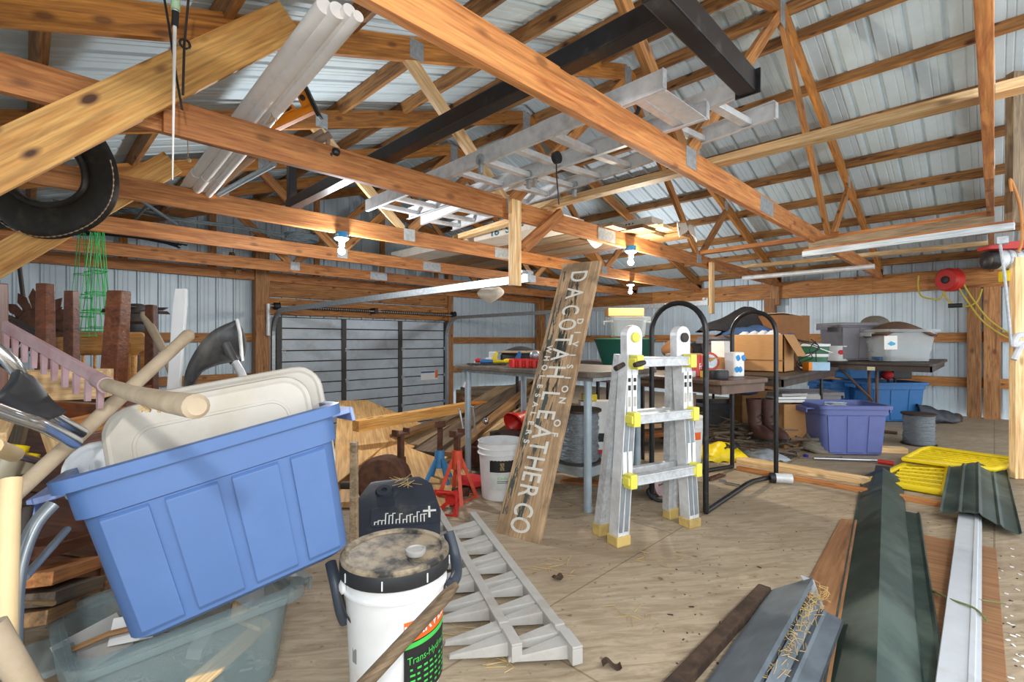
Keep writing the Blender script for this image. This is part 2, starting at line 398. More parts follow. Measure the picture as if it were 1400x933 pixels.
# girts, posts, headers as parts of the walls
DX0, DX1, DZ = 2.78, 6.08, 1.40
gy = YG+.03
for z in (1.07, .47): 
    beam('girt', (XL, gy, z), (2.46, gy, z), .04, .13, W_TRUSS, wf)
    beam('girt', (6.2, gy, z-.04), (XW, gy, z-.04), .04, .13, W_TRUSS, wf)
beam('post', (2.54, YG-.07, FLOW), (2.54, YG-.07, 2.6), .16, .2, W_POST, wf, up=V((1, 0, 0)))
beam('post', (6.17, YG, FLOW), (6.17, YG, 2.4), .12, .12, W_POST, wf, up=V((1, 0, 0)))
beam('corner_post', (XW-.08, YG-.08, -.05), (XW-.08, YG-.08, 2.05), .16, .16, W_POST, wr, up=V((1, 0, 0)))
beam('header', (2.65, YG-.01, 1.56), (6.12, YG-.01, 1.56), .04, .26, W_TRUSS, wf)
beam('header', (2.65, YG-.005, 1.85), (6.12, YG-.005, 1.85), .04, .28, W_TRUSS, wf)
for y0, y1 in ((-2.2, 1.3), (1.3, 4.9), (4.9, YG)):
    beam('header', (XW-.02, y0, 1.865), (XW-.02, y1, 1.865), .04, .27, W_TRUSS, wr)
for z in (1.07, .46): beam('girt', (XW+.02, -2.2, z), (XW+.02, YG, z), .04, .13, W_TRUSS, wr)
for y in (.02, 2.7, 5.3): beam('post', (XW-.05, y, -.02), (XW-.05, y, 1.73), .15, .16, W_POST, wr, up=V((0, 1, 0)))
beam('post', (XW-.09, .19, -.02), (XW-.09, .19, 1.73), .1, .14, W_POST, wr, up=V((0, 1, 0)))
beam('post_block', (XW-.06, 2.62, 1.62), (XW-.06, 2.62, 2.05), .09, .14, W_POST, wr, up=V((0, 1, 0)))
# roof steel
def roof(side, name):
    prof = ribprof(YG+2.4); mb = MB(); vs = []
    x0, x1 = (XM, XW+.3) if side > 0 else (2*XM-XW-.3, XM)
    for u, h in prof:
        for x in (x0, x1): vs.append((x, -2.3+u, roofz(x)+.055+h*1.0))
    n = len(prof); mb.add(vs, [(2*i, 2*i+1, 2*i+3, 2*i+2) for i in range(n-1)])
    return obj(name, mb, STEEL_R, M=I4, kind='structure')
cr = roof(1, 'ceiling_right'); cl = roof(-1, 'ceiling_left')
nr = V((1/3, 0, 1)).normalized(); nl = V((-1/3, 0, 1)).normalized()
for k in range(9):
    x = 8.9-.612*k if k else 8.9
    if x > XM+.1:
        beam('purlin', (x, -2.3, roofz(x)), (x, YG+.05, roofz(x)), .04, .1, W_PURL, cr, up=nr)
    xl = 2*XM-x
    beam('purlin', (xl, -2.3, roofz(xl)), (xl, YG+.05, roofz(xl)), .04, .1, W_PURL, cl, up=nl)
# overhead garage door: one mesh skin, three stiles, hinges and seams
d1 = obj('door_1', MB().box((DX0, YG+.0, FLOW), (DX1, YG+.04, DZ)), DARK, M=I4, kind='structure')
STEEL_D = mat('garage_door_skin', '#bcc8d2', rough=.4, metal=.15, var=.05, dirt='#929aa2', dscale=3, damt=.5)
mb = MB(); ph = (DZ-FLOW)/4
for i in range(4):
    z0 = FLOW+i*ph
    for j in range(3):
        a = z0+j*ph/3
        mb.box((DX0, YG-.012, a+.006), (DX1, YG+.0, a+ph/3-.012))
obj('door_skin', mb, STEEL_D, d1, I4, bevel=.004)
STILE = mat('grey_stile', '#4b4a48', rough=.5, metal=.3)
for x in (DX0+.04, 3.885, 5.0, DX1-.02):
    obj('stile', MB().box((x-.04, YG-.035, FLOW), (x+.04, YG-.012, DZ)), STILE, d1, I4)
for i in range(1, 4):
    for x in (DX0+.1, 3.93, 5.04, DX1-.05):
        obj('hinge', MB().box((x-.03, YG-.05, FLOW+i*ph-.03), (x+.03, YG-.035, FLOW+i*ph+.03)).tube([(x-.03, YG-.052, FLOW+i*ph), (x+.03, YG-.052, FLOW+i*ph)], .009), GALV, d1, I4)
st = obj('sticker', MB().box((5.47, YG-.0135, .25), (5.87, YG-.012, .43)), PAPER, d1, I4, label='white maker label')
obj('sticker_stripe', MB().box((5.47, YG-.0145, .385), (5.8, YG-.0135, .42)), mat('label_blue', '#3c5f9a'), st, I4)
obj('sticker_mark', MB().box((5.81, YG-.0145, .28), (5.87, YG-.0135, .43)), INKO, st, I4)

# ================================================================ ROOF TRUSSES
YT = [0.02, 1.19, 2.56, 3.92, 5.28, 6.64]
XE0 = 2*XM-XW
def plate(name, c, w, h, Y, parent):
    mb = MB()
    for s in (-1, 1): mb.box((c[0]-w/2, Y+s*.0215-.0012, c[1]-h/2), (c[0]+w/2, Y+s*.0215+.0012, c[1]+h/2))
    return obj(name, mb, GALV, parent, I4)
names = ['timber roof truss overhead at the far right edge, seen almost edge-on', 'timber roof truss nearest in view whose big chord cuts across the top middle',
         'second roof truss, its bottom chord doubled by a second board at left', 'third roof truss, carrying the left lit bulb under its chord',
         'fourth roof truss from the front, dark wires lying on its chord', 'roof truss closest to the garage door wall']
for i, Y in enumerate(YT):
    t = thing('roof_truss', names[i], 'roof truss', T(XM, Y, 1.93), 'timber roof trusses')
    beam('bottom_chord', (XE0, Y, 2.0), (3.8, Y, 2.0), .04, .14, W_RED, t)
    beam('bottom_chord', (3.8, Y, 2.0), (XW-.04, Y, 2.0), .04, .14, W_RED, t)
    for s in (-1, 1):
        e = XM+s*(XW-XM)
        beam('top_chord', (e, Y, chordz(e)-.0), (XM, Y, chordz(XM)), .04, .14, W_TOP, t)
        beam('web', (XM+s*1.6, Y, 2.06), (XM+s*.03, Y, chordz(XM)-.09), .038, .085, W_TRUSS, t)
        beam('web', (XM+s*1.68, Y, 2.06), (XM+s*2.5, Y, chordz(XM+2.5)-.05), .038, .085, W_LIGHT if (i == 2 or i == 3) and s < 0 else W_TRUSS, t)
        plate('nail_plate', (XM+s*1.61, 2.02), .12, .11, Y, t)
        plate('nail_plate', (XM+s*2.45, chordz(XM+2.45)-.01), .1, .12, Y, t)
    plate('nail_plate', (XM, chordz(XM)-.06), .12, .22, Y, t); plate('nail_plate', (3.8, 2.0), .28, .11, Y, t)
    if i == 2:
        beam('sister_board', (.42, Y-.041, 1.99), (2.42, Y-.041, 1.99), .04, .15, W_RED, t)
# gable-end frame against the wall
for s in (-1, 1):
    e = XM+s*(XW-XM); beam('top_chord', (e, YG-.06, chordz(e)), (XM, YG-.06, chordz(XM)), .04, .14, W_TOP, wf)
beam('bottom_chord', (XE0, YG-.09, 2.0), (XW, YG-.09, 2.0), .04, .14, W_RED, wf)
for x in (.9, 1.9, 3.4, 4.6, 5.8, 7.0):
    beam('stud', (x, YG-.06, 2.05), (x, YG-.06, chordz(x)-.05), .04, .09, W_TRUSS, wf, up=V((1, 0, 0)))

# ---------------------------------------------------------------- light
scn.world = bpy.data.worlds.new('world'); scn.world.use_nodes = True
bg = scn.world.node_tree.nodes['Background']; bg.inputs[0].default_value = (.92, .96, 1, 1); bg.inputs[1].default_value = 2.2
def lamp(name, kind, loc, energy, size, col=(1, 1, 1), rot=None):
    l = bpy.data.lights.new(name, kind); l.energy = energy; l.color = col
    if kind == 'AREA': l.shape = 'DISK'; l.size = size
    else: l.shadow_soft_size = size
    o = link(name, l, None, T(*loc) @ (rot or I4)); return o
lamp('camera_flash', 'POINT', (-.4, -.75, 1.75), 115, .05, (1, .98, .95))
for p, e, c in (((1.9, 3.86, 1.72), 75, (.95, .97, 1)), ((4.2, 2.47, 1.72), 75, (1, .9, .74)), ((6.48, 3.86, 1.68), 75, (.93, .95, 1))):
    lamp('bulb_or_fill_light', 'POINT', p, e, .03, c)
cam = bpy.data.cameras.new('camera'); cam.sensor_width = 36; cam.lens = 36*FPX/1400; cam.clip_start = .02; cam.shift_y = -(CY-466.5)/1400*-1
lamp('bulb_or_fill_light', 'POINT', (1.5, -.9, 1.85), 60, .04, (.98, .98, 1))  # unseen fill lamp added behind the camera to brighten the foreground, no bulb here
co = link('camera', cam, None, T(0, 0, HC) @ RZ(-YAW) @ RX(R(90)))
scn.camera = co
vs = scn.view_settings; scn.display_settings.display_device = 'sRGB'
vs.view_transform = 'Standard'; vs.look = 'None'; vs.gamma = 1; vs.exposure = .0; vs.use_curve_mapping = False
scn.cycles.use_denoising = True; scn.cycles.max_bounces = 8; scn.cycles.transparent_max_bounces = 16; scn.cycles.sample_clamp_indirect = 6
# ================================================================ OVERHEAD
# knee braces from the left wall posts
p1 = atY(396, 27, 2.455); p0 = atY(0, 221, 2.455); d = (p0-p1)
beam('knee_brace', p1+d*1.55, p1, .036, .168, W_PLANK, label='wide pale knotty plank running diagonally across the upper left corner', cat='brace', up=UP, group='knee braces')
q1 = atY(236, 222, 4.12); q0 = atY(0, 356, 4.12); d = q0-q1
beam('knee_brace', q1+d*1.25, q1, .036, .16, W_PLANK, label='knotty diagonal plank partly behind the black horse collar', cat='brace', group='knee braces')

# white pvc pipes on the truss chords
pv = [((444, 8), (252, 258), .030), ((462, 14), (266, 264), .030), ((478, 14), (276, 262), .024), ((490, 22), (284, 268), .02)]
pn = ['fat', 'second fat', 'thinner', 'thinnest']
lb = ['white plastic pipe, outermost left of the four leaning on the roof chords', 'fat white plastic pipe with its open end showing, second from left of four',
      'white plastic pipe, third from left of the bundled four overhead', 'thinnest white plastic pipe, right edge of the bundle with twine on it']
for (a, b, r), l in zip(pv, lb):
    A = at(a[0], a[1], 1.72); B = at(b[0], b[1], 3.42)
    t = thing('plastic_pipe', l, 'pipe', frame(A, B), 'white plastic pipes overhead'); L = (B-A).length
    mb = MB().rings([[V((x, q*cos(k*pi/10), q*sin(k*pi/10))) for k in range(20)] for x, q in ((0, r*.82), (0, r), (L, r), (L, r*.82), (.04, r*.82))], cap=True)
    obj('tube', mb, PVC, t, smooth=True)
    obj('coupling', MB().tube([(L*.84, 0, 0), (L*.94, 0, 0)], r*1.13, 16), PVC, t, smooth=True)
mb = MB()
c = at(372, 152, 2.35)
for k in range(7):
    mb.tube(spline([c+V((random.uniform(-.02, .02), random.uniform(-.02, .02), .05)), c+V((random.uniform(-.03, .03), 0, -.01)), c+V((random.uniform(-.03, .03), random.uniform(-.02, .02), -.07))], 4), .0018, 5)
obj('twine_scrap', mb, ROPE, label='frayed bit of pale twine hanging from the white pipes', cat='twine')

# black steel L frame
t = thing('welded_steel_tubes', 'black square-tube steel frame lying across the roof chords above the ladders', 'steel frame', T(1.45, .74, 2.1))
def rtube(name, a, b, w, h, parent, m=BLK): return obj(name, MB().bar(a, b, w, h), m, parent, I4, bevel=.006)
rtube('long_tube', (1.47, .7, 2.1), (1.5, 3.98, 2.105), .075, .075, t)
rtube('cross_tube', (1.26, .69, 2.05), (2.13, .73, 2.1), .07, .09, t)
rtube('end_leg', (1.5, 3.95, 2.05), (1.5, 3.95, 2.42), .06, .06, t)
obj('end_cap', MB().box((2.128, .68, 2.05), (2.135, .78, 2.15)), BLK, t, I4)

# aluminium ladders
def alu_ladder(label, A, B, w, n, z, plate_end):
    A = V((A[0], A[1], z)); B = V((B[0], B[1], z)); M = frame(A, B); L = (B-A).length
    t = thing('extension_ladder', label, 'ladder', M, 'aluminium ladders on the roof chords')
    for s in (-1, 1):
        mb = MB().box((0, s*w/2-.002, -.045), (L, s*w/2+.002, .045))
        for zz in (-.045, .042): mb.box((0, s*w/2-(.026 if s > 0 else 0), zz), (L, s*w/2+(0 if s > 0 else .026), zz+.003))
        obj('rail', mb, ALU, t)
        obj('end_cap', MB().box((-.004, s*w/2-.016, -.04), (.0, s*w/2+.016, .04)), ALU2, t)
    for k in range(n):
        x = .14+k*(L-.28)/(n-1)
        mb = MB().box((x-.024, -w/2+.004, -.034), (x+.024, w/2-.004, .0))
        obj('rung', mb, ALU, t, bevel=.006)
    if plate_end is not None:
        x = plate_end
        obj('end_plate', MB().box((x-.05, -w/2, -.04), (x+.05, w/2, -.037)), ALU, t)
    for s in (-1, 1):
        obj('rung_lock', MB().lathe([(.035, -.012), (.035, .012)], 14, T(L*.45, s*w/2, -.02) @ RX(R(90))).box((L*.45-.012, s*w/2-.012, -.1), (L*.45+.012, s*w/2+.012, -.02)), GALV, t, smooth=True)
    obj('label_sticker', MB().box((L-.25, -w/2-.0035, -.02), (L-.14, -w/2-.0025, .02)), PAPER, t, label='white and red sticker')
    return t
alu_ladder('aluminium ladder lying overhead nearer the black steel frame, flat end plate showing', (2.06, .96), (2.13, 3.56), .4, 10, 2.108, .05)
alu_ladder('aluminium ladder lying overhead on the side away from the black frame', (2.47, .8), (2.88, 3.92), .38, 12, 2.182, None)
obj('pulley_rope', MB().tube(spline([V((2.12, 1.75, 2.08)), V((2.13, 1.76, 1.98)), V((2.12, 1.74, 1.86)), V((2.14, 1.75, 1.8))], 5), .004, 6).lathe([(.035, -.012), (.035, .012)], 14, T(2.12, 1.75, 2.06) @ RX(R(90))), BLKP, label='black rope and pulley hanging from the overhead ladder rungs', cat='pulley')
mb = MB().tube([at(864, 146, 2.42)+RT*.035*cos(a*pi/8)+UP*.045*sin(a*pi/8) for a in range(-9, 5)], .011, 8)
obj('hook', mb, BLKP, smooth=True, label='dark curved hook on the ladder rung beside the big roof chord', cat='hook')

# boards lying on the chords
def board(name, a, b, w, h, m, label, group=None, cat='board', up=UP): return beam(name, a, b, w, h, m, label=label, cat=cat, group=group, up=up)
board('pale_board', (2.95, -.16, 2.1), (2.93, 2.68, 2.1), .09, .045, W_LIGHT, 'long pale new board across the top right, resting on the roof chords', 'loose boards on the chords')
board('pale_board', (3.03, 2.48, 2.1), (3.2, 4.0, 2.1), .09, .045, W_LIGHT, 'shorter pale board behind the hanging track post', 'loose boards on the chords')
board('pale_board', (7.5, .03, 2.1), (7.42, 2.66, 2.1), .09, .05, W_LIGHT, 'pale board above the silver pipe near the red hose reel', 'loose boards on the chords')
board('brown_board', (5.8, 1.1, 2.1), (5.86, 2.7, 2.1), .09, .045, W_RED, 'reddish board on the chords behind the bracketed shelf boards', 'loose boards on the chords')
obj('metal_pipe', MB().tube([(7.05, 1.0, 1.9), (7.1, 2.5, 1.9)], .03, 14), ALU, smooth=True, label='silver round pipe slung below the pale board at the eave', cat='pipe')
# shelf boards between the two nearest trusses
board('shelf_board', (5.2, 1.22, 1.965), (5.0, .0, 1.965), .05, .035, W_RED, 'orange top board of the short overhead shelf', 'overhead shelf boards')
board('shelf_board', (5.16, 1.22, 1.91), (4.96, -.0, 1.91), .04, .075, W_GREY, 'grey weathered board set on edge in the short overhead shelf', 'overhead shelf boards')
board('shelf_board', (5.12, 1.24, 1.858), (4.9, -.1, 1.858), .1, .02, W_RED, 'thin orange board under the grey shelf board', 'overhead shelf boards')
WPB = wood('white_painted_wood', '#b9c6d0', '#d9e3ea', knots=.1, var=.03)
board('shelf_board', (5.06, 1.25, 1.822), (4.84, -.1, 1.822), .04, .05, WPB, 'white painted lowest board of the short overhead shelf', 'overhead shelf boards')

# lumber, soffit carton on the chords
for i, (x0, x1, y0, y1, z, m) in enumerate(((3.75, 4.0, 2.45, 5.35, 2.085, W_GREY), (4.02, 4.28, 2.3, 5.4, 2.085, W_OLD), (4.3, 4.56, 2.36, 5.38, 2.085, W_GREY), (4.58, 4.8, 2.2, 5.3, 2.085, W_OLD), (4.3, 4.5, 2.24, 5.1, 2.125, W_LIGHT), (4.52, 4.78, 2.2, 4.9, 2.125, W_OLD))):
    x = (x0+x1)/2
    board('stored_board', (x, y0, z+.003), (x+.02, y1, z+.003), x1-x0-.01, .035, m,
          ['old grey board at the left of the lumber lying on the chords', 'brown board second from left in the lumber on the chords', 'weathered board third from left in the lumber on the chords',
           'rightmost bottom board of the lumber stack overhead', 'pale board on top of the overhead lumber stack, beside the cardboard', 'brown top board at the right of the overhead lumber stack'][i], 'lumber on the chords')
CARTON = mat('cream_carton', '#d8d2c6', rough=.8, var=.05, dirt='#b9ad9a', damt=.4)
t = thing('soffit_carton', 'long flat white carton printed 16" SOF lying on the roof chords', 'carton', T(3.5, 4, 2.073))
obj('carton_body', MB().box((3.36, 2.75, 2.073), (3.74, 5.55, 2.17)), CARTON, t, I4, bevel=.006)
text('printing', '16" SOF', .1, mat('teal_print', '#2d6d86'), t, axes((3.358, 3.42, 2.12), (0, -1, 0), z=(-1, 0, 0)), sx=1.4, bold=.003)
t = thing('trim_carton', 'small white carton with a line of print on top of the overhead lumber', 'carton', T(4.4, 2.8, 2.145))
obj('carton_body', MB().box((4.2, 2.3, 2.147), (4.42, 3.25, 2.21), T(0, 0, 0)), CARTON, t, I4, bevel=.008)
mb = MB()
for k in range(16): mb.box((4.1985, 2.5+k*.035, 2.166), (4.2, 2.5+k*.035+random.uniform(.012, .028), 2.178))
obj('print_line', mb, INK, t, I4)
mb = MB()
def crump(u, v): return V((4.3+.5*u, 2.18+.12*v, 2.165+.03*sin(9*u+3*v)-.16*v*v-.0*u))
obj('torn_paper', MB().grid(lambda u, v: V((4.5+.42*u, 2.2-.03*v+.02*sin(14*u), 2.2-.16*v*(.6+.4*sin(8*u+1))+.012*sin(20*u+5*v))), 16, 6), INSUL, solid=.003, smooth=True, label='torn tan paper hanging off the ends of the overhead lumber', cat='paper')
obj('torn_paper', MB().grid(lambda u, v: V((3.9+.4*u, 2.9-.02*v, 2.07-.09*v*(sin(pi*u))+.01*sin(9*u))), 12, 5), INSUL, solid=.003, smooth=True, label='triangular scrap of torn paper hanging under the overhead lumber', cat='paper')

# track hangers and garage door tracks
t = thing('track_hanger', 'pale vertical board hanging from the second truss with a diagonal brace', 'hanger', T(2.66, 2.47, 1.4))
p = atY(704, 274, 2.47); q = atY(704, 391, 2.47)
beam('hanger_board', q, p, .04, .095, W_LIGHT, t, up=V((1, 0, 0)))
beam('brace', atY(716, 338, 2.46), atY(767, 292, 2.46), .04, .085, W_RED, t)
t2 = thing('track_hanger', 'short pale vertical board hanging beside the black hoops', 'hanger', T(6.05, 2.5, 1.4))
beam('hanger_board', (6.05, 2.5, 1.36), (6.05, 2.5, 2.0), .04, .09, W_LIGHT, t2, up=V((1, 0, 0)))
def track(label, x, y1):
    t = thing('door_track', label, 'door track', T(x, YG-.1, FLOW), 'garage door tracks')
    path = [V((x, YG-.08, FLOW+.02)), V((x, YG-.08, 1.1))]
    for k in range(1, 8):
        a = k/8*pi/2; path.append(V((x, YG-.08-.38*(1-cos(a)), 1.1+.38*sin(a))))
    path += [V((x, YG-.46, 1.48)), V((x, y1, 1.50))]
    mb = MB(); out = []
    for i, pth in enumerate(path):
        a = path[max(i-1, 0)]; b = path[min(i+1, len(path)-1)]; tt = (b-a).normalized(); nn = V((1, 0, 0)).cross(tt)
        out.append([pth+V((sx*.024, 0, 0))+nn*sn*.03 for sx, sn in ((-1, -1), (1, -1), (1, 1), (-1, 1))])
    obj('rail', mb.rings(out), GALV, t, I4)
    obj('bracket', MB().box((x-.02, y1+.0, 1.47), (x+.02, y1+.06, 1.56)).box((x-.06, y1+.02, 1.54), (x+.06, y1+.05, 1.56)), GALV, t, I4)
track('galvanised door track from the left door edge to the hanging post', DX0-.07, 2.5)
track('door track from the right door edge, passing behind the painted sign', DX1-.03, 2.54)
t = thing('torsion_shaft', 'torsion spring shaft with black springs above the garage door', 'spring shaft', T(4.4, YG-.09, 1.53))
obj('shaft', MB().tube([(2.6, YG-.2, 1.55), (6.2, YG-.2, 1.53)], .013, 10), GALV, t, I4, smooth=True)
for a, b in ((3.05, 4.28), (4.5, 5.95)):
    obj('spring', MB().tube([(a+(b-a)*k/220, YG-.2+.026*cos(k*.9), 1.545+.026*sin(k*.9)) for k in range(221)], .006, 4), BLKP, t, I4)
for x in (2.72, 6.12): obj('cable_drum', MB().lathe([(.03, -.04), (.055, -.035), (.055, .035), (.065, .04), (.02, .045)], 18, T(x, YG-.2, 1.55) @ RY(R(90))), BLKP, t, I4, smooth=True)
obj('centre_bearing', MB().box((4.36, YG-.23, 1.5), (4.42, YG-.06, 1.6)), DARK, t, I4)
obj('winder_tube', MB().tube([(2.6, YG-.2, 1.1), (2.6, YG-.2, 1.58)], .03, 12), ALU, t, I4, smooth=True)

# bulbs
def bulb(label, p, box, m, on_box=True):
    t = thing('light_bulb', label, 'light bulb', T(*p), 'lit ceiling bulbs')
    if box: obj('junction_box', MB().lathe([(.05, .115), (.052, .16), (.05, .165), (.03, .166)], 20), BOXBLUE, t, smooth=True, label='blue junction box')
    obj('holder', MB().lathe([(.018, .045), (.026, .05), (.028, .085), (.05, .1), (.06, .112), (.055, .118)], 20), WHITEP, t, smooth=True)
    obj('globe', MB().ball((0, 0, .005), .031, 16, 12).lathe([(.02, .025), (.016, .05)], 16), m, t, smooth=True)
    return t
bulb('lit white bulb on the left, under the third truss', (1.9, 3.92, 1.78), True, BULBC)
bulb('lit warm bulb in a blue box right above the painted sign', (4.2, 2.53, 1.79), True, BULB)
bulb('lit white bulb just right of the painted sign, the farthest one', (6.5, 3.92, 1.76), False, BULBC)

# horse collar
pts = [at(x, y, 2.9) for x, y in ((112, 178), (138, 225), (140, 262), (122, 287), (90, 300), (55, 301), (22, 287), (2, 262), (-8, 225), (5, 175))]
sp = spline(pts, 6); n = len(sp); mb = MB(); out = []; ctr = at(66, 236, 2.9)
for i, p in enumerate(sp):
    o = (p-ctr); o = (o-FW*o.dot(FW)).normalized(); k = i/(n-1); w = .16+.04*sin(pi*k)**2; dd = .03+.012*sin(pi*k)
    out.append([p+o*w*cos(a)*.55+FW*dd*sin(a) for a in [2*pi*j/14 for j in range(14)]])
t = thing('horse_collar', 'worn black leather horse collar hanging at the upper left', 'horse collar', T(*(pts[4]-V((0, 0, .1)))))
obj('collar_body', mb.rings(out), COLLAR, t, I4, smooth=True)
mb = MB(); out = []
for i, p in enumerate(sp):
    o = (p-ctr); o = (o-FW*o.dot(FW)).normalized(); q = p-o*.085-FW*.02
    out.append([q+o*.022*cos(a)+FW*.03*sin(a) for a in [2*pi*j/10 for j in range(10)]])
obj('inner_roll', mb.rings(out), COLLAR, t, I4, smooth=True)
mb = MB(); thread = []
for i in range(6, n-8):
    p = sp[i]; o = (p-ctr); o = (o-FW*o.dot(FW)).normalized(); k = i/(n-1); q = p+o*(.16+.04*sin(pi*k)**2)*.52-FW*.036
    tg = (sp[i+1]-p)*.5; mb.tube([q, q+tg], .004, 5); thread += [q, q+tg]
mb.tube(thread, .0015, 5)
obj('stitching', mb, STITCH, t, I4, label='pale stitches along the outer edge')

# tomato cages
def cage(label, px, py0, py1, d, rb, rt):
    P0 = at(px, py0, d); P1 = at(px+4, py1, d); L = (P0-P1).length
    t = thing('tomato_cage', label, 'tomato cage', T(*P1), 'green wire tomato cages')
    for k in range(4):
        a = k*pi/2+.4
        obj('stake', MB().tube([(rb*cos(a), rb*sin(a), 0), (rt*cos(a), rt*sin(a), L)], .0035, 6), GREENW, t)
    for f in (.02, .2, .38, .6):
        r = rb+(rt-rb)*f
        obj('ring', MB().tube([(r*cos(a*pi/12), r*sin(a*pi/12), L*f) for a in range(24)], .003, 5, True), GREENW, t)
for l, x, y1, d, rb in (('green wire tomato cage hanging behind the dark table leg, leftmost', 108, 462, 4.05, .1), ('green wire tomato cage hanging in the middle of the nested group', 124, 456, 3.95, .115),
                        ('green wire tomato cage hanging on the right of the nested group', 134, 450, 4.05, .075), ('green wire tomato cage hung innermost behind the others', 129, 452, 4.2, .12)):
    cage(l, x, 318, y1, d, rb, .022)

# wire bundles and cords on the chords
def wirebundle(label, pts, n, sp_, r, m, name='wire_coil', cat='wire'):
    mb = MB()
    for k in range(n):
        j = lambda: V((random.uniform(-sp_, sp_), random.uniform(-sp_, sp_), random.uniform(0, sp_)))
        mb.tube(spline([p+j() for p in pts], 5), r, 5)
    return obj(name, mb, m, label=label, cat=cat)
CW = mat('grey_cable', '#4f5a5e', rough=.6, var=.2)
wirebundle('tangle of grey cables lying on the fourth truss', [V((.2, 5.28, 2.1)), V((.6, 5.3, 2.13)), V((1.0, 5.2, 2.1)), V((1.5, 5.34, 2.14)), V((1.9, 5.26, 2.1))], 8, .045, .004, CW)
c0 = V((2.1, 5.25, 2.1)); mb = MB()
for k in range(5): mb.tube([c0+V((.17*cos(a*pi/12)+random.uniform(-.01, .01), .12*sin(a*pi/12), .012*k+random.uniform(0, .01))) for a in range(24)], .007, 5, True)
obj('cable_coil', mb, CW, label='coil of grey cable resting on the fourth truss chord', cat='cable')
wirebundle('black wires lying on the chords behind the tomato cages', [V((-.2, 6.6, 2.1)), V((.3, 6.66, 2.1)), V((.8, 6.6, 2.12)), V((1.3, 6.7, 2.1))], 6, .05, .008, BLKP)
obj('steel_rods', MB().tube([V((.62, 4.6, 2.1)), V((1.0, 5.32, 2.09))], .012, 8).tube([V((.7, 4.5, 2.12)), V((.7, 5.4, 2.1))], .012, 8), CW, label='pair of thin grey rods across the chords below the white pipes', cat='rod')
# brown pipe pieces left of the black frame
t = board('brown_batten', at(282, 268, 3.5), at(345, 214, 2.9), .04, .03, W_OLD, 'brown batten leaning behind the second truss chord below the pipes', None, 'batten')
obj('grey_conduit', MB().tube([at(292, 270, 3.5), at(375, 224, 3.0)], .018, 10), PIPEG, smooth=True, label='grey conduit beside the brown batten overhead', cat='pipe')
beam('stub_block', at(316, 348, 6.6), at(326, 372, 6.4), .06, .08, W_OLD, label='small angled wood block under the fifth truss chord', cat='block')

# things on the second truss chord: orange clamp and rusty fitting
Mo = axes(at(370, 176, 2.55), RT*.85+UP*.4, z=-FW)
t = thing('orange_level_clamp', 'orange and black clamp tool perched on the second roof chord', 'clamp', Mo)
obj('frame_bar', MB().box((0, -.02, -.02), (.25, .025, .02)).box((-.0, .025, -.02), (.06, .05, .02)).box((.1, .025, -.02), (.16, .07, .02)).box((.2, .0, -.02), (.25, .1, .02)), ORANGE, t, bevel=.006)
obj('grip', MB().lathe([(.018, 0), (.022, .02), (.022, .08), (.018, .1)], 12, T(.05, .055, .02) @ RY(R(90))), BROWNP, t, smooth=True)
obj('end_plate', MB().box((.25, -.06, -.025), (.268, .13, .025)), BLKP, t, bevel=.003)
for x, y in ((.225, .06), (.13, .045)): obj('bolt', MB().lathe([(.014, 0), (.014, .012), (.006, .014)], 10, T(x, y, .02)), DARK, t, smooth=True)
FITT = mat('tan_rusty_fitting', '#8f7a66', rough=.7, var=.2, dirt='#5e4636', damt=.6)
t = thing('pipe_fitting', 'rusty threaded pipe fitting with dark knob sitting on the second chord', 'pipe fitting', T(*at(420, 215, 2.62)))
W = lambda x, y, d=2.6: at(x, y, d)
obj('stem', MB().tube([W(408, 196), W(428, 188), W(442, 180)], .018, 10), FITT, t, I4, smooth=True)
obj('elbow', MB().tube([W(414, 206), W(424, 202), W(434, 194), W(452, 184)], .02, 10).lathe([(.03, -.02), (.03, .02)], 12, T(*W(428, 198)) @ RX(R(90))), FITT, t, I4, smooth=True)
obj('hook_arm', MB().tube([W(416, 199), W(414, 208), W(420, 212), W(426, 207)], .012, 8), FITT, t, I4, smooth=True)
obj('drop_rod', MB().tube([W(449, 184), W(448, 206)], .012, 8), FITT, t, I4, smooth=True)
obj('knob', MB().ball(W(450, 213), (.035, .03, .03), 12, 8).ball(W(459, 208), .024, 10, 7), BLK, t, I4, smooth=True)
# hanging rods and cords at the upper left
t = thing('fishing_rod', 'thin white rod hanging vertically in front of the diagonal plank', 'rod', T(*at(237, 245, 1.9)))
obj('blank', MB().tube([at(236, 246, 1.9), at(239, 30, 1.9), at(240, 10, 1.9)], [.0025, .007, .008], 8), PVC, t, I4, smooth=True)
obj('cap', MB().tube([at(240, 14, 1.9), at(240, -12, 1.9)], .016, 10), mat('mint_cap', '#b9dcb8'), t, I4, smooth=True)
obj('reel_seat', MB().tube([at(239, 36, 1.9), at(240, 16, 1.9)], .012, 8), BLKP, t, I4)
obj('hanging_rope', MB().tube(spline([at(224, -5, 1.95), at(230, 30, 1.95), at(236, 70, 1.95), at(242, 110, 1.95), at(249, 150, 1.95)], 5), .0045, 6), BLKP, label='black cord crossing the thin white rod at the upper left', cat='cord')
obj('metal_strap', MB().tube([at(258, -5, 1.95), at(252, 60, 1.95), at(250, 130, 1.95)], .005, 6).tube([at(253, 60, 1.95)+V((.018*cos(a), 0, .018*sin(a))) for a in [k*pi/5 for k in range(10)]], .005, 5, True), DARK, label='dark metal strap with a ring hanging right of the white rod', cat='strap')
obj('twine', MB().tube([at(256, 168, 2.5), at(257, 215, 2.5)], .002, 5).ball(at(258, 219, 2.5), .012), ROPE, label='short string with a small knot hanging below the diagonal plank', cat='string')
t = thing('hanging_bag', 'grey crumpled bundle hanging under the galvanised door track', 'bag', T(*at(672, 408, 4.4)))
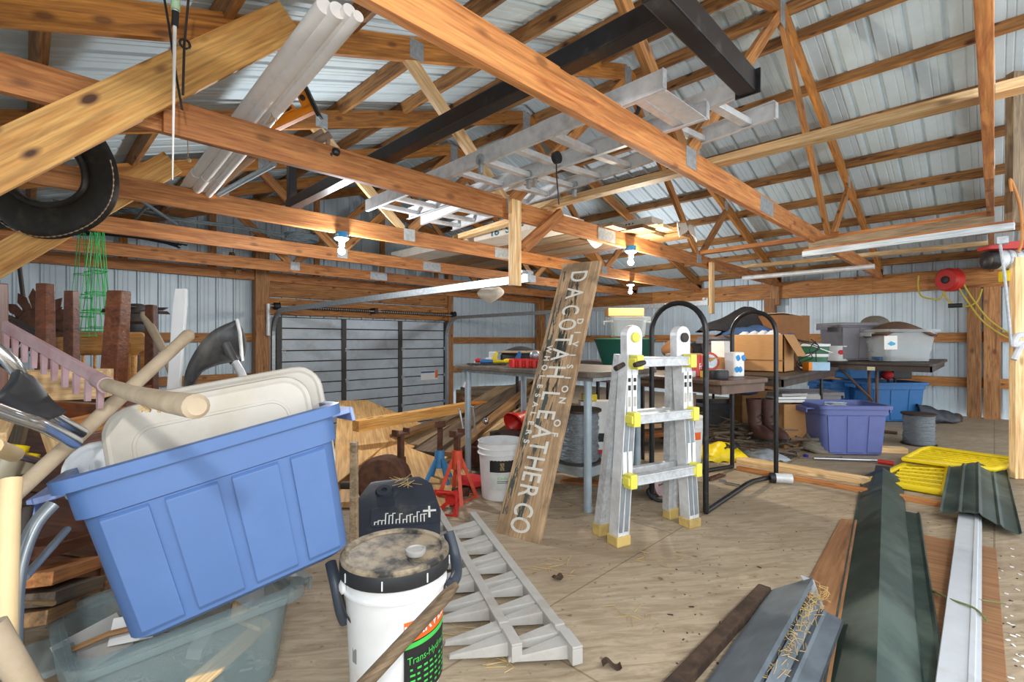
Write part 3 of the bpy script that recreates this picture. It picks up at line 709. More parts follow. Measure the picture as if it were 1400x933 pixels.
obj('bundle', MB().grid(lambda u, v: at(672, 400, 4.4)+V(((.1*sin(pi*v)+.02)*cos(2*pi*u)*(1+.2*sin(6*pi*u)), (.1*sin(pi*v)+.02)*sin(2*pi*u), .07-.16*v+.01*sin(9*u))), 18, 8), INSUL, t, I4, smooth=True)
# right wall reel and hoist
c = atX(1299, 383, 8.74)
t = thing('hose_reel', 'red hose reel mounted on the wooden header of the right wall', 'hose reel', T(*(c-V((0, 0, .16)))))
Mr = T(*c) @ RZ(R(-35)) @ RY(R(-90))
obj('housing', MB().lathe([(.02, -.075), (.13, -.075), (.155, -.05), (.155, .05), (.13, .075), (.02, .075)], 28, Mr), RED, t, I4, smooth=True)
obj('arm_bracket', MB().box((-.02, -.1, -.02), (.17, .1, .15), T(*c)), RED, t, I4, bevel=.01)
obj('hub', MB().lathe([(.05, .07), (.05, .09), (.03, .1)], 18, Mr), BLKP, t, I4, smooth=True)
YC = mat('yellow_cord', '#b8a640', rough=.6)
for l, pts in (('yellow hose hanging from the red reel in a loop to the left', ((1293, 392), (1287, 408), (1275, 409), (1260, 405), (1255, 392), (1256, 377))),
               ('yellow hose with a dark stopper hanging below the red reel', ((1290, 394), (1294, 408), (1306, 418), (1322, 419), (1336, 412), (1343, 395))),
               ('pair of yellow hoses running from the reel down to the right post', ((1312, 372), (1318, 390), (1332, 412), (1352, 437), (1380, 456), (1400, 462)))):
    P = [atX(x, y, 8.72) for x, y in pts]; mb = MB().tube(spline(P, 6), .011, 7)
    if 'pair' in l: mb.tube([p+V((0, .05, -.03)) for p in spline(P, 6)], .011, 7)
    t = thing('air_hose', l, 'hose', T(*P[-1]), 'yellow hoses of the reel'); obj('hose', mb, YC, t, I4, smooth=True)
    if 'stopper' in l: obj('stopper', MB().tube([P[2]+V((0, .07, 0)), P[2]+V((0, -.07, -.0))], .03, 10), BLKP, t, I4, smooth=True)
Mh = axes(at(1346, 356, 3.7), RT*.98-FW*.15, z=UP)
t = thing('electric_hoist', 'electric hoist with red top and silver motor hanging at the right edge', 'hoist', Mh)
obj('motor', MB().lathe([(.07, .07), (.075, .09), (.075, .34)], 24, RY(R(90)) @ T(0, 0, 0)), ALU, t, smooth=True)
obj('end_cap', MB().lathe([(.03, 0), (.066, .01), (.072, .03), (.072, .075)], 24, RY(R(90))), BLK, t, smooth=True)
obj('top_bracket', MB().prism([(-.01, .075), (.36, .075), (.36, .15), (.06, .12), (-.01, .1)], -.06, .06, RX(R(90))), RED, t, bevel=.005)
for k in range(5): obj('band', MB().lathe([(.079, 0), (.079, .012)], 24, T(.12+k*.045, 0, 0) @ RY(R(90)), cap=True), GALV, t, smooth=True)
obj('hook_block', MB().box((.12, -.05, -.17), (.26, .05, -.08)), YEL, t, bevel=.02)
obj('cable_guide', MB().tube([(.3, .0, -.05), (.34, .02, -.14), (.3, 0, -.22)], .03, 10), BLKP, t, smooth=True)
obj('strap', MB().box((.27, -.008, -.7), (.3, .008, -.12)), YEL, t)
obj('grey_rod', MB().tube([at(1367, 332, 3.55), at(1373, 372, 3.55), at(1383, 474, 3.5)], .009, 8).box((-.04, -.03, -.02), (.04, .03, .03), T(*at(1371, 330, 3.55))), GALV, smooth=True, label='thin grey rod hanging in front of the electric hoist', cat='rod')
OC = mat('orange_cord', '#c98a4a', rough=.6)
obj('power_cable', MB().tube(spline([at(1383, 262, 3.4), at(1381, 245, 3.4), at(1389, 262, 3.4), at(1396, 290, 3.4), at(1397, 330, 3.4), at(1392, 345, 3.4)], 6), .009, 7), OC, label='orange cord draped on the roof post at the right edge', cat='cord')
beam('post_board', at(1392, 654, 3.62), at(1392, 352, 3.62), .05, .09, W_LIGHT, up=RT, label='pale upright board at the right edge below the hoist', cat='board')
beam('truss_block', at(1390, 306, 3.45), at(1392, 100, 3.45), .06, .12, W_GREY, up=RT, label='dusty upright board beside the last truss at the upper right', cat='board')
obj('white_rag', MB().tube(spline([at(1402, 458, 3.5), at(1390, 460, 3.5), at(1386, 472, 3.5), at(1396, 470, 3.5), at(1386, 492, 3.5)], 6), .02, 8), CLOTHW, smooth=True, label='white rag knotted round the pale upright board at the right', cat='rag')
# ================================================================ TOTES (shared builder)
def tote(name, label, M, w, d, h, m, taper=.82, lipm=None, ribs=3, lid=False, cat='storage tote', group=None, band=.25, handle=None, thick=.004):
    t = thing(name, label, cat, M, group)
    def ring(f, z, grow=0, inset=0): return [V((x, y, z)) for x, y in rrect(w*f+grow*2-inset*2, d*f+grow*2-inset*2, .06*min(1, h/.3), 5)]
    F = lambda z: taper+(1-taper)*z/h
    zb = h*(1-band)
    R_ = [ring(F(0), 0, 0, .015), ring(F(0), .012), ring(F(zb), zb), ring(F(zb), zb+.004, .012), ring(1, h-.035, .008), ring(1, h-.033, .028), ring(1, h-.003, .03), ring(1, h, .022),
          ring(1, h, .0), ring(F(.01), .01, 0, .01)]
    mb = MB().rings(R_)
    obj('body', mb, m, t, smooth=35)
    if ribs:
        mb = MB()
        for s in (-1, 1):
            for k in range(ribs+1):
                a0 = max(k/(ribs+1)-.5+.028, -.44); a1 = min((k+1)/(ribs+1)-.5-.028, .44)
                f0, f1 = F(.02), F(zb-.006)
                mb = MB().rings([[V((fx*w*f, s*(d/2*f+g), z)) for fx in (a0, a1)]+[V((fx*w*f, s*(d/2*f+g-.012), z)) for fx in (a1, a0)] for f, z, g in ((f0, .02, .0), (f0, .03, .007), (f1, zb-.012, .007), (f1, zb-.004, .0))])
                obj('side_panel', mb, m, t, bevel=.002)
    for s in (-1, 1):
        obj('handle', MB().prism(rrect(.1, .2*min(1, d/.4), .02), h-.052, h-.036, T(s*(w/2+.035), 0, 0)).prism(rrect(.012, .2*min(1, d/.4), .004), h-.08, h-.036, T(s*(w/2+.08), 0, 0)), handle or m, t, bevel=.004)
    if lid:
        obj('lid', MB().prism(rrect(w+.07, d+.07, .06, 5), h+.002, h+.02).prism(rrect(w-.04, d-.04, .05, 5), h+.02, h+.032), lipm or m, t, bevel=.006)
    return t

# the big blue tote
w, h, dp = .595, .4347, .4
Mt = M4((RT*.8043+FW*.557+UP*.2071, RT*-.5523+FW*.8292-UP*.0856, RT*-.2194+UP*.9746-FW*.0455)).transposed().to_4x4()
Mt.translation = RT*-.7838+FW*1.4361+UP*(HC-.6888)
big = tote('storage_tote', 'big open blue plastic tote tilted on top of the clear bin in front', Mt, w, dp, h, BLUET, taper=.893, ribs=3, handle=mat('pale_blue_handle', '#8fa3d6'))

# lids standing in it
def lidboard(label, A0, B0, hgt, lean, m):
    x = (B0-A0).normalized(); up = (UP+FW*lean); M = axes(A0, x, y=up); W_ = (B0-A0).length
    t = thing('tote_lid', label, 'tote lid', M @ T(W_/2, -hgt, 0), 'loose tote lids')
    Mi = M
    obj('panel', MB().prism(rrect(W_, hgt, .07, 6, W_/2, -hgt/2), -.004, .004), m, t, Mi, bevel=.003)
    obj('rim', MB().tube([(x_, y_, -.006) for x_, y_ in rrect(W_-.012, hgt-.012, .064, 6, W_/2, -hgt/2)], .013, 8, True), m, t, Mi, smooth=True)
    obj('inner_step', MB().tube([(x_, y_, -.0) for x_, y_ in rrect(W_-.12, hgt-.12, .05, 6, W_/2, -hgt/2)], .007, 6, True), m, t, Mi, smooth=True)
lidboard('dusty pale lid standing upright in the blue tote, front one', at(136, 566, 1.26), at(416, 512, 1.46), .33, .16, LIDG)
lidboard('dusty pale lid standing behind the front lid, taller right corner', at(180, 545, 1.36), at(432, 499, 1.56), .36, .16, LIDG)
lidboard('rounded white lid tipped low at the left end of the blue tote', at(86, 612, 1.24), at(330, 590, 1.4), .16, .1, WHITEP)

# clear bin underneath
z0 = .285; Rc, Lc = on(425, 797, z0), on(80, 925, z0); xx = Rc-Lc
A = axes(V((0, 0, 0)), xx, z=UP); ey = A.to_3x3() @ V((0, 1, 0)); M = A.copy(); M.translation = (Rc+Lc)/2+ey*.2-V((0, 0, z0))
bin_ = tote('clear_bin', 'cloudy clear plastic bin of scraps under the tilted blue tote', M, xx.length-.06, .36, z0, GCLEAR2, taper=.85, ribs=0, band=.1)
for i, (l, sz, pos, rz, rx, m) in enumerate((('flat pale wood offcut lying in the clear bin', (.3, .05, .012), (.1, -.1, .12), .6, .3, W_LIGHT), ('notched wood bracket piece in the clear bin', (.12, .1, .012), (.16, -.02, .17), 1.2, .6, W_LIGHT),
        ('white plastic plate with a hole in the clear bin', (.14, .1, .006), (.2, .05, .2), .2, 1.0, WHITEP), ('grey plastic panel standing at the left end of the clear bin', (.16, .1, .006), (-.2, .02, .22), .5, .9, COMB),
        ('white paper slip at the left end of the clear bin', (.1, .07, .002), (-.12, .0, .24), -.4, .8, PAPER), ('brown curved stick lying in the clear bin', (.2, .014, .014), (-.15, -.05, .25), -.25, .1, W_OLD),
        ('small white bracket among scraps in the clear bin', (.1, .04, .03), (.05, .04, .1), 1.0, .2, WHITEP), ('grey plastic strip lying along the clear bin', (.3, .03, .01), (-.05, -.08, .06), .15, 0, COMB))):
    mb = MB().cb((0, 0, 0), sz)
    if 'hole' in l: mb = MB().prism(rrect(.14, .1, .015), -.003, .003)
    if 'notched' in l: mb = MB().prism([(-.06, -.05), (.06, -.05), (.06, -.01), (.02, -.01), (.05, .05), (-.06, .05)], -.006, .006)
    if 'curved' in l: mb = MB().tube([(-.1, 0, 0), (-.03, .012, .01), (.04, .01, .01), (.1, -.01, -.01)], .008, 8)
    t = obj('scrap_piece', mb, m, None, M @ T(*pos) @ RZ(rz) @ RX(rx), bevel=.0015 if 'curved' not in l else 0, label=l, cat='scrap', group='scraps in the clear bin')
    if 'hole' in l: obj('hole', MB().lathe([(.012, 0), (.012, .001)], 12, T(.03, .01, .003)), BLKP, t)
mb = MB()
for k in range(60): 
    c = V((random.uniform(-.22, .2), random.uniform(-.13, .13), random.uniform(.015, .07))); mb.cb((0, 0, 0), (random.uniform(.02, .08), random.uniform(.01, .03), .006), T(*c) @ RZ(random.uniform(0, 6)) @ RX(random.uniform(-.5, .5)))
obj('scrap_litter', mb, COMB, None, M, label='loose heap of small plastic and wood scraps filling the clear bin', cat='scraps', kind='stuff')

# rake
A0, B0 = at(6, 446, 1.36), at(141, 522, 1.13)
t = thing('garden_rake', 'faded red garden rake with wooden handle pointing over the blue tote', 'rake', T(*B0))
obj('head', MB().bar(A0, B0, .012, .03), PINKR, t, I4, bevel=.003)
dv = (B0-A0); dn = (V((0, 0, -1))+FW*.35-RT*.35).normalized()
for k in range(10):
    p = A0+dv*(.02+.96*k/9)-V((0, 0, .015)); obj('tine', MB().rings([[p+o for o in (RT*.011, FW*.006, -RT*.011, -FW*.006)], [p+dn*.06+o*.8 for o in (RT*.011, FW*.006, -RT*.011, -FW*.006)]]), PINKR, t, I4)
H1 = at(268, 556, .67); 
obj('ferrule', MB().tube([at(134, 520, 1.14), at(146, 527, 1.09)], .018, 12), PINKR, t, I4, smooth=True)
obj('handle', MB().tube([at(140, 524, 1.12), at(180, 538, .95), at(230, 550, .77), H1, H1+(H1-at(230, 550, .77)).normalized()*.006], [.014, .0155, .017, .0175, .012], 14), HAND, t, I4, smooth=True)
mb = MB()
for k in range(30):
    p = at(205+random.uniform(-14, 14), 553+random.uniform(-2, 10), .86); mb.ball(p, random.uniform(.002, .005), 5, 4)
obj('dried_clod', mb, ROPE, label='crumbly dried straw clinging under the rake handle', cat='debris', kind='stuff')
# long wooden handle leaning across
a, b = at(-30, 722, .95), at(258, 458, 1.42)
obj('broomstick', MB().tube([a, a.lerp(b, .5), a.lerp(b, .93), b, b+(b-a).normalized()*.012], [.0165, .017, .0165, .018, .009], 14), HAND, smooth=True, label='long weathered wooden tool handle leaning diagonally behind the blue tote', cat='tool handle')
obj('broomstick', MB().tube([at(196, 427, 2.2), at(197.5, 431, 2.2), at(228, 488, 2.15), at(242, 532, 2.1)], [.012, .018, .017, .016], 12), HAND, smooth=True, label='short wooden handle crossing behind the long one, round end up', cat='tool handle')
# white ski-like board
obj('white_board', MB().prism([(-.026, 0), (.026, 0), (.03, .4), (.024, .47), (-.02, .47), (-.026, .4)], -.008, .008, axes(at(237, 545, 2.05), RT, y=UP+RT*.18+FW*.1)), WHITEP, None, bevel=.003, label='narrow white board standing up beside the snow shovel', cat='board')
# snow shovel
top = spline([at(x, y, d) for x, y, d in ((250, 535, 2.0), (253, 510, 2.05), (267, 480, 2.1), (290, 453, 2.16), (324, 437, 2.22))], 6)
bot = spline([at(x, y, d) for x, y, d in ((258, 535, 2.0), (272, 513, 1.98), (293, 501, 2.02), (315, 496, 2.1), (331, 494, 2.2))], 6)
t = thing('snow_shovel', 'black snow shovel blade standing up behind the pale lids', 'shovel', T(*on(335, 640)))
n = len(top)-1
obj('blade', MB().grid(lambda u, v: top[round(u*n)].lerp(bot[round(u*n)], v)+FW*.05*sin(pi*v), n, 8), SNOWS, t, I4, solid=.006, smooth=True)
obj('blade_edge', MB().tube([at(324, 437, 2.21), at(328, 455, 2.2), at(331, 494, 2.19)], .008, 8), ALU, t, I4, smooth=True)
obj('shaft', MB().tube([at(318, 490, 2.14), at(330, 510, 2.1), at(355, 580, 2.0), at(372, 640, 1.95)], .017, 12), ALU, t, I4, smooth=True)
obj('socket', MB().tube([at(308, 470, 2.13), at(321, 496, 2.13)], .02, 10), SNOWS, t, I4, smooth=True)

# upside-down dark table on a chest
z_ap = .80
legs = [(62, 388, 522, 1.95, .026), (98, 398, 525, 2.35, .026), (163, 398, 528, 1.85, .034), (207, 417, 520, 2.2, .022)]
Pc = at(130, 540, 2.05)
t = thing('wooden_table', 'dark stained table lying upside down, its legs pointing up', 'table', T(Pc.x, Pc.y, .72))
tops = []
for i, (x, y0, y1, d, r) in enumerate(legs):
    p1 = at(x, y0, d); p0 = at(x-(10 if i == 2 else 0), y1, d); p0.z = z_ap-.04; tops.append(p0)
    mb = MB().rings([[p0+(RT*a*r+FW*b*r*.9) for a, b in ((-1, -1), (1, -1), (1, 1), (-1, 1))], [p1+(RT*a*r*.82+FW*b*r*.75) for a, b in ((-1, -1), (1, -1), (1, 1), (-1, 1))]])
    obj('leg', mb, W_DARK, t, I4, bevel=.004)
for a, b in ((0, 2), (2, 3), (3, 1), (1, 0)):
    p, q = tops[a].copy(), tops[b].copy(); p.z = q.z = z_ap-.02
    beam('apron', p, q, .022, .1, W_DARK, t)
c = sum(tops, V())/4; u = (tops[2]-tops[0]).normalized()
obj('tabletop', MB().box((-.42, -.38, -.012), (.42, .38, .012), axes(V((c.x, c.y, z_ap-.085)), u, z=UP)), W_DARK, t, I4, bevel=.004)
Mc = axes(V((c.x, c.y, 0)), u, z=UP)
t = thing('wooden_chest', 'old brown wooden chest of drawers under the upside-down table', 'chest', Mc)
obj('carcass', MB().box((-.44, -.26, .03), (.44, .3, .7)), W_OLD, t, bevel=.004)
for k in range(3):
    dr = obj('drawer', MB().box((-.42, -.275, .05+k*.215), (.42, -.26, .05+k*.215+.2)), W_DARK, t, bevel=.004)
    obj('pull', MB().ball((0, -.29, .15+k*.215), .018, 10, 8), RUST, dr, WM[t], smooth=True)
# small open oak box in front of the table legs
Mb = axes(at(86, 545, 1.72), RT*.9+FW*.4, z=UP); t = thing('oak_box', 'small open pale wooden box at the foot of the table legs', 'box', Mb)
for a, b in (((-.13, -.07, 0), (.13, -.055, .1)), ((-.13, .055, 0), (.13, .07, .1)), ((-.13, -.055, 0), (-.115, .055, .1)), ((.115, -.055, 0), (.13, .055, .1)), ((-.115, -.055, 0), (.115, .055, .01))):
    obj('side', MB().box(a, b), W_LIGHT, t, bevel=.002)
for i, (a, b, m, l) in enumerate((((60, 560, 1.6), (150, 566, 1.55), W_DARK, 'dark stained rail lying below the oak box'), ((85, 588, 1.5), (170, 570, 1.5), W_RED, 'reddish rail lying across under the rake head'), ((96, 612, 1.45), (150, 600, 1.5), W_DARK, 'short dark rail between the chair tubes and the tote'))):
    beam('loose_rail', at(*a), at(*b), .03, .06, m, label=l, cat='rail', group='loose furniture rails')
# oak chair behind
ch = at(132, 470, 2.95); Mc = axes(V((ch.x, ch.y, 0)), RT*.98+FW*.12, z=UP)
t = thing('oak_chair', 'varnished oak chair standing behind the upside-down table', 'chair', Mc)
obj('top_rail', MB().grid(lambda u, v: V(((u-.5)*.46, -.03*cos(pi*(u-.5)), .94+.11*v)), 12, 2), W_OAK, t, solid=.02, smooth=True)
for s in (-1, 1):
    obj('back_post', MB().tube([(s*.19, 0, .45), (s*.2, .02, 1.0)], .018, 10), W_OAK, t, smooth=True)
    for y in (-.36, -.02): obj('leg', MB().tube([(s*.17, y, .45), (s*.2, y*1.08, 0)], [.019, .014], 10), W_OAK, t, smooth=True)
for k in range(5): obj('spindle', MB().tube([(-.13+k*.065, -.01, .46), (-.13+k*.065, -.015, .95)], .008, 8), W_OAK, t, smooth=True)
obj('seat', MB().prism(rrect(.44, .42, .06, 5, 0, -.19), .43, .46), W_OAK, t, bevel=.008)
# curved slat end of a second chair
ch = at(178, 480, 2.35); Mc = axes(V((ch.x, ch.y, 0)), RT, z=UP)
t = thing('oak_folding_chair', 'folded oak chair with bolted rounded slat behind the curved table leg', 'chair', Mc)
obj('slat', MB().prism(rrect(.16, .1, .04, 5), -.008, .008, T(0, 0, 1.02) @ RX(R(90))), W_OAK, t, bevel=.002)
for s, y in ((-.01, -.015), (.05, .03)): obj('stile', MB().box((s-.018, y-.01, .02), (s+.018, y+.01, 1.02)), W_OAK, t, bevel=.003)
obj('bolt', MB().lathe([(.008, 0), (.008, .006)], 10, T(-.01, -.027, 1.01) @ RX(R(90))), DARK, t)
obj('seat', MB().box((-.1, .045, .1), (.14, .06, .5)), W_OAK, t, bevel=.003)
# rusty metal flower disc
Mf = axes(at(50, 446, 3.0), RT, y=UP); mb = MB()
for rr, n, ph, dz in ((.235, 15, 0, 0), (.19, 13, .2, -.012)):
    for k in range(n):
        a = 2*pi*k/n+ph; r0 = .09
        P = [(r0*cos(a-.16), r0*sin(a-.16)), (rr*.8*cos(a-.17), rr*.8*sin(a-.17)), (rr*cos(a), rr*sin(a)), (rr*.8*cos(a+.17), rr*.8*sin(a+.17)), (r0*cos(a+.16), r0*sin(a+.16))]
        mb.prism(P, dz-.002-.0006*k, dz+.002-.0006*k)
t = thing('metal_flower', 'rusty sunflower-shaped metal yard ornament behind the dark table legs', 'yard ornament', T(*on(50, 700)))
obj('petals', mb, RUST, t, Mf); obj('disc', MB().lathe([(.11, .0), (.1, .02), (.02, .035)], 24), RUST, t, Mf, smooth=True)
obj('stem', MB().tube([(0, -.05, -.02), (0, -1.11, -.05)], .008, 8), RUST, t, Mf)
obj('dark_pipe', MB().tube([at(22, 330, 3.2), at(36, 440, 3.1), at(42, 480, 3.1)], .012, 8), DARK, smooth=True, label='thin dark pole standing in front of the rusty flower ornament', cat='pole')
mb = MB()
for k in range(4): mb.tube([at(5, 430+k*8, 2.4), at(48, 452+k*4, 2.3)], .006, 6)
obj('black_rods', mb, BLKP, label='bundle of thin black rods left of the dark table legs', cat='rods')
# outboard-like vent turbine
c = at(187, 440, 3.4); t = thing('vent_fan', 'dark bladed vent fan behind the curved table leg', 'fan', T(c.x, c.y, .0))
z = c.z; 
obj('hub', MB().lathe([(.03, .125), (.05, .115), (.075, .08), (.075, .06), (.1, .05), (.1, .0), (.08, -.02)], 24, T(0, 0, z)), DARK, t, smooth=True)
for k in range(8):
    a = k*pi/4+.1; obj('blade', MB().box((.04, -.03, -.003), (.19, .03, .003), T(0, 0, z+.07+.02*(k % 2)) @ RZ(a) @ RX(.35)), DARK, t)
obj('body', MB().lathe([(.07, -.1), (.085, -.08), (.085, .0), (.06, .01)], 20, T(0, 0, z-.02)), BLKP, t, smooth=True)
obj('stand', MB().tube([(0, 0, 0), (0, 0, z-.1)], .035, 12).lathe([(.16, 0), (.15, .03), (.04, .04)], 20), DARK, t, smooth=True)
obj('motor_can', MB().lathe([(.045, -.05), (.05, -.03), (.05, .06), (.03, .07)], 16, T(-.1, -.05, z+.02)), ALU, t, smooth=True)
# tubular chair at far left
t = thing('tubular_chair', 'chrome tube chair with torn black vinyl tipped at the left edge', 'chair', T(*at(60, 860, 1.0)))
obj('back_tube', MB().tube(spline([at(-14, 470, .92), at(18, 500, .95), at(42, 540, 1.0), at(66, 566, 1.03), at(112, 592, 1.12)], 5), .013, 12), CHROME, t, I4, smooth=True)
obj('back_tube', MB().tube(spline([at(-16, 556, .86), at(28, 572, .92), at(58, 582, .96), at(104, 606, 1.06)], 5), .013, 12), CHROME, t, I4, smooth=True)
a_, b_ = [at(-14, 478, .93), at(16, 505, .95), at(40, 542, .99), at(62, 566, 1.02)], [at(-16, 548, .88), at(18, 570, .92), at(38, 577, .94), at(56, 578, .97)]
a_, b_ = spline(a_, 5), spline(b_, 5); n = len(a_)-1
obj('vinyl_back', MB().grid(lambda u, v: a_[round(u*n)].lerp(b_[round(u*n)], v)+FW*.04*sin(pi*v), n, 6), BLKP, t, I4, solid=.012, smooth=True)
obj('leg', MB().tube(spline([at(72, 690, .98), at(48, 718, .95), at(30, 762, .92), at(22, 810, .9), at(18, 900, .88)], 6), .0125, 12), TUBEG, t, I4, smooth=True)
obj('leg', MB().tube(spline([at(36, 692, 1.06), at(28, 740, 1.05), at(20, 800, 1.04), at(14, 905, 1.0)], 5), .0125, 12), DARK, t, I4, smooth=True)
obj('stretcher', MB().tube([at(34, 790, .95), at(92, 724, 1.1)], .008, 10), TUBEG, t, I4, smooth=True)
# poles and odd sticks at the left edge
PALE = mat('pale_pole', '#d3ba8d', rough=.6, var=.06, dirt='#b3976a', damt=.4)
obj('wooden_pole', MB().tube([at(6, 905, .8), at(12, 700, .88), at(16, 655, .9)], .016, 12), PALE, smooth=True, label='pale smooth wooden pole standing at the left edge', cat='pole')
obj('wooden_pole', MB().tube([at(-12, 855, .72), at(40, 945, .74), at(40, 945, .74)+(at(40, 945, .74)-at(-12, 855, .72))*4.3], .018, 12), HAND, smooth=True, label='weathered pole end in the bottom left corner', cat='pole')
t = thing('steel_rod', 'steel rod with a tan grip pointing in at the left edge', 'rod', T(*at(62, 634, 1.25)))
obj('shaft', MB().tube([at(18, 622, 1.1), at(64, 634, 1.3)], .009, 10), CHROME, t, I4, smooth=True); obj('grip', MB().tube([at(-10, 610, 1.0), at(20, 622, 1.1)], .017, 10), PALE, t, I4, smooth=True)
obj('steel_rod', MB().tube([at(-5, 662, 1.1), at(58, 644, 1.35)], .006, 8), DARK, smooth=True, label='thin dark steel rod below the tan-gripped rod', cat='rod')
beam('pale_stick', at(40, 518, 1.6), at(78, 625, 1.45), .035, .02, W_LIGHT, label='pale board leaning behind the chrome chair tubes', cat='board', up=FW)
beam('pale_stick', at(-2, 600, 1.25), at(16, 560, 1.5), .03, .03, W_LIGHT, label='short pale stick end beside the black vinyl', cat='board')
beam('grey_stick', at(16, 640, 1.5), at(30, 575, 1.6), .05, .015, W_GREY, label='grey flat stick behind the tan-gripped rod', cat='board', up=FW)
beam('table_leg', V((at(2, 484, 1.5).x, at(2, 484, 1.5).y, 0)), at(2, 388, 1.5), .03, .03, W_DARK, label='square dark wooden leg at the extreme left edge', cat='table leg')
for l, x, y, d in (('yellow-rimmed jar lying on its side at the left edge', 4, 640, 1.35), ('dusty jar with yellow rim beside the leaning handle', 20, 650, 1.4)):
    M = axes(at(x, y, d), RT*.8-FW*.3, z=UP+FW*.4); t = thing('jar', l, 'jar', M, 'jars at the left edge')
    obj('glass', MB().lathe([(.03, -.06), (.036, -.05), (.036, .03), (.03, .05)], 16), mat('dusty_glass', '#a09880', rough=.4), t, smooth=True); obj('rim', MB().lathe([(.032, .045), (.036, .05), (.036, .065), (.028, .066)], 16), YEL, t, smooth=True)
obj('brass_rod', MB().tube([at(10, 823, .84), at(46, 824, 1.0), at(72, 825, 1.1)], [.004, .004, .007], 8), mat('brass', '#a88a58', metal=.6, rough=.4), smooth=True, label='thin brass-coloured rod poking out beside the grey chair leg', cat='rod')
for i, (a, b, m, l) in enumerate((((34, 758, 1.3), (112, 735, 1.5), W_DARK, 'reddish dark plank top of the pile left of the blue tote'), ((40, 795, 1.25), (118, 770, 1.5), W_RED, 'red-brown plank in the middle of the pile left of the tote'), ((44, 822, 1.25), (116, 798, 1.45), W_DARKOLD, 'grey-brown plank near the bottom of the pile by the tote'), ((30, 850, 1.22), (110, 815, 1.5), W_OLD, 'lowest plank of the pile beside the clear bin'))):
    beam('pile_plank', at(*a), at(*b), .1, .035, m, label=l, cat='plank', group='planks piled by the blue tote')
# ================================================================ CENTRE
def bucket(label, P, r0, r1, h, m, lid=None, rot=0, name='bucket', bail=True):
    t = thing(name, label, 'bucket', T(*P) @ RZ(rot))
    obj('pail', MB().lathe([(.02, 0), (r0-.004, 0), (r0, .006), (r0+(r1-r0)*.78, h*.78), (r1+.006, h*.785), (r1+.006, h*.8), (r1-.001, h*.81), (r1-.001, h*.88), (r1+.006, h*.885), (r1+.006, h*.9), (r1, h*.91), (r1, h*.985), (r1+.004, h), (r1-.004, h), (r0-.006, .012), (.02, .012)], 40), m, t, smooth=30)
    if bail:
        for s in (-1, 1): obj('bail_ear', MB().lathe([(.018, -.004), (.02, .006), (.008, .012)], 12, T(0, s*(r1+.004), h*.82) @ RX(R(-90*s))), m, t, smooth=True)
        obj('bail', MB().tube([(.0, -r1-.014, h*.82)]+[V((sin(a)*(r1+.03)*cos(1.25), -cos(a)*(r1+.014), h*.82-sin(a)*(r1+.03)*sin(1.25))) for a in [pi*k/14 for k in range(1, 14)]]+[(0, r1+.014, h*.82)], .003, 6), DARK, t, smooth=True)
    return t
# ---- front bucket: 5 gallon, black dusty lid, Harvest label
BP = at(541, 930, 1.47); BP.z = 0; bh = .39
Mrot = math.atan2(-BP.y, -BP.x)           # local +X faces the camera
t = bucket('white bucket with dusty black lid and orange HARVEST label, nearest the camera', BP, .131, .148, bh, WHITEP, rot=Mrot+R(15))
LIDD = mat('dusty_black_lid', '#2b2926', rough=.55, var=.2, dirt='#a8977c', damt=.95, dscale=9, lo=.43)
ld = obj('lid', MB().lathe([(.154, bh-.045), (.16, bh-.042), (.16, bh+.004), (.154, bh+.012), (.14, bh+.01), (.136, bh+.004), (.02, bh+.004)], 44), [LIDD], t, smooth=30)
obj('lid_band', MB().lathe([(.1605, bh-.043), (.1615, bh-.04), (.1615, bh-.004), (.1605, bh-.002)], 44, cap=False), BLKP, ld, WM[t], smooth=30)
for k in range(8): obj('tear_tab', MB().cb((.162, 0, bh-.024), (.003, .004, .026), RZ(k*pi/4+.3)), WHITEP, ld, WM[t], bevel=.001)
obj('spout_cap', MB().lathe([(.026, bh+.004), (.03, bh+.012), (.03, bh+.02), (.025, bh+.022), (.022, bh+.018)], 20, T(.055, .045, 0)), COMB, ld, WM[t], smooth=True)
def curved_label(parent, r, a0, a1, z0, z1, m, name, n=20, slope=0):
    mb = MB(); vs = []
    for i in range(n+1):
        a = a0+(a1-a0)*i/n; rr = r
        vs += [(rr*cos(a), rr*sin(a), z0+slope*(i/n)), (rr*cos(a), rr*sin(a), z1+slope*(i/n))]
        
    mb.add(vs, [(2*i, 2*i+2, 2*i+3, 2*i+1) for i in range(n)]); return obj(name, mb, m, parent, WM[t])
def bend_text(parent, s, size, r, ac, z, m, name, sx=1, tilt=0, bold=0):
    """lettering wrapped round the pail"""
    cu = bpy.data.curves.new(name, 'FONT'); cu.body = s; cu.size = size; cu.align_x = 'CENTER'; cu.align_y = 'CENTER'; cu.offset = bold
    me = text_mesh(cu)
    for v in me.vertices:
        x, y = v.co.x*sx, v.co.y; a = ac+x/r
        v.co = V((r*cos(a), r*sin(a), z+y+x*tilt))
    me.materials.append(m); return link(name, me, parent, WM[t])
lab0 = R(-6); lab1 = R(72)
lb = curved_label(t, .1405, lab0, lab1, .03, .285, INK, 'label')
curved_label(lb, .1425, lab0, lab1, .19, .248, INKO, 'orange_band', slope=.012)
curved_label(lb, .142, lab0, lab1, .172, .186, INKG, 'green_band', slope=.012)
bend_text(lb, 'HARVEST', .052, .1432, R(31), .226, PAPER, 'brand_lettering', sx=.86, tilt=.1, bold=.001)
bend_text(lb, 'Trans-Hydraulic', .03, .1425, R(31), .142, INKG, 'product_lettering', sx=.85, tilt=.06)
for k, s in enumerate(('All makes tractor fluid', 'Protects against wear', 'Meets most standards')):
    pass
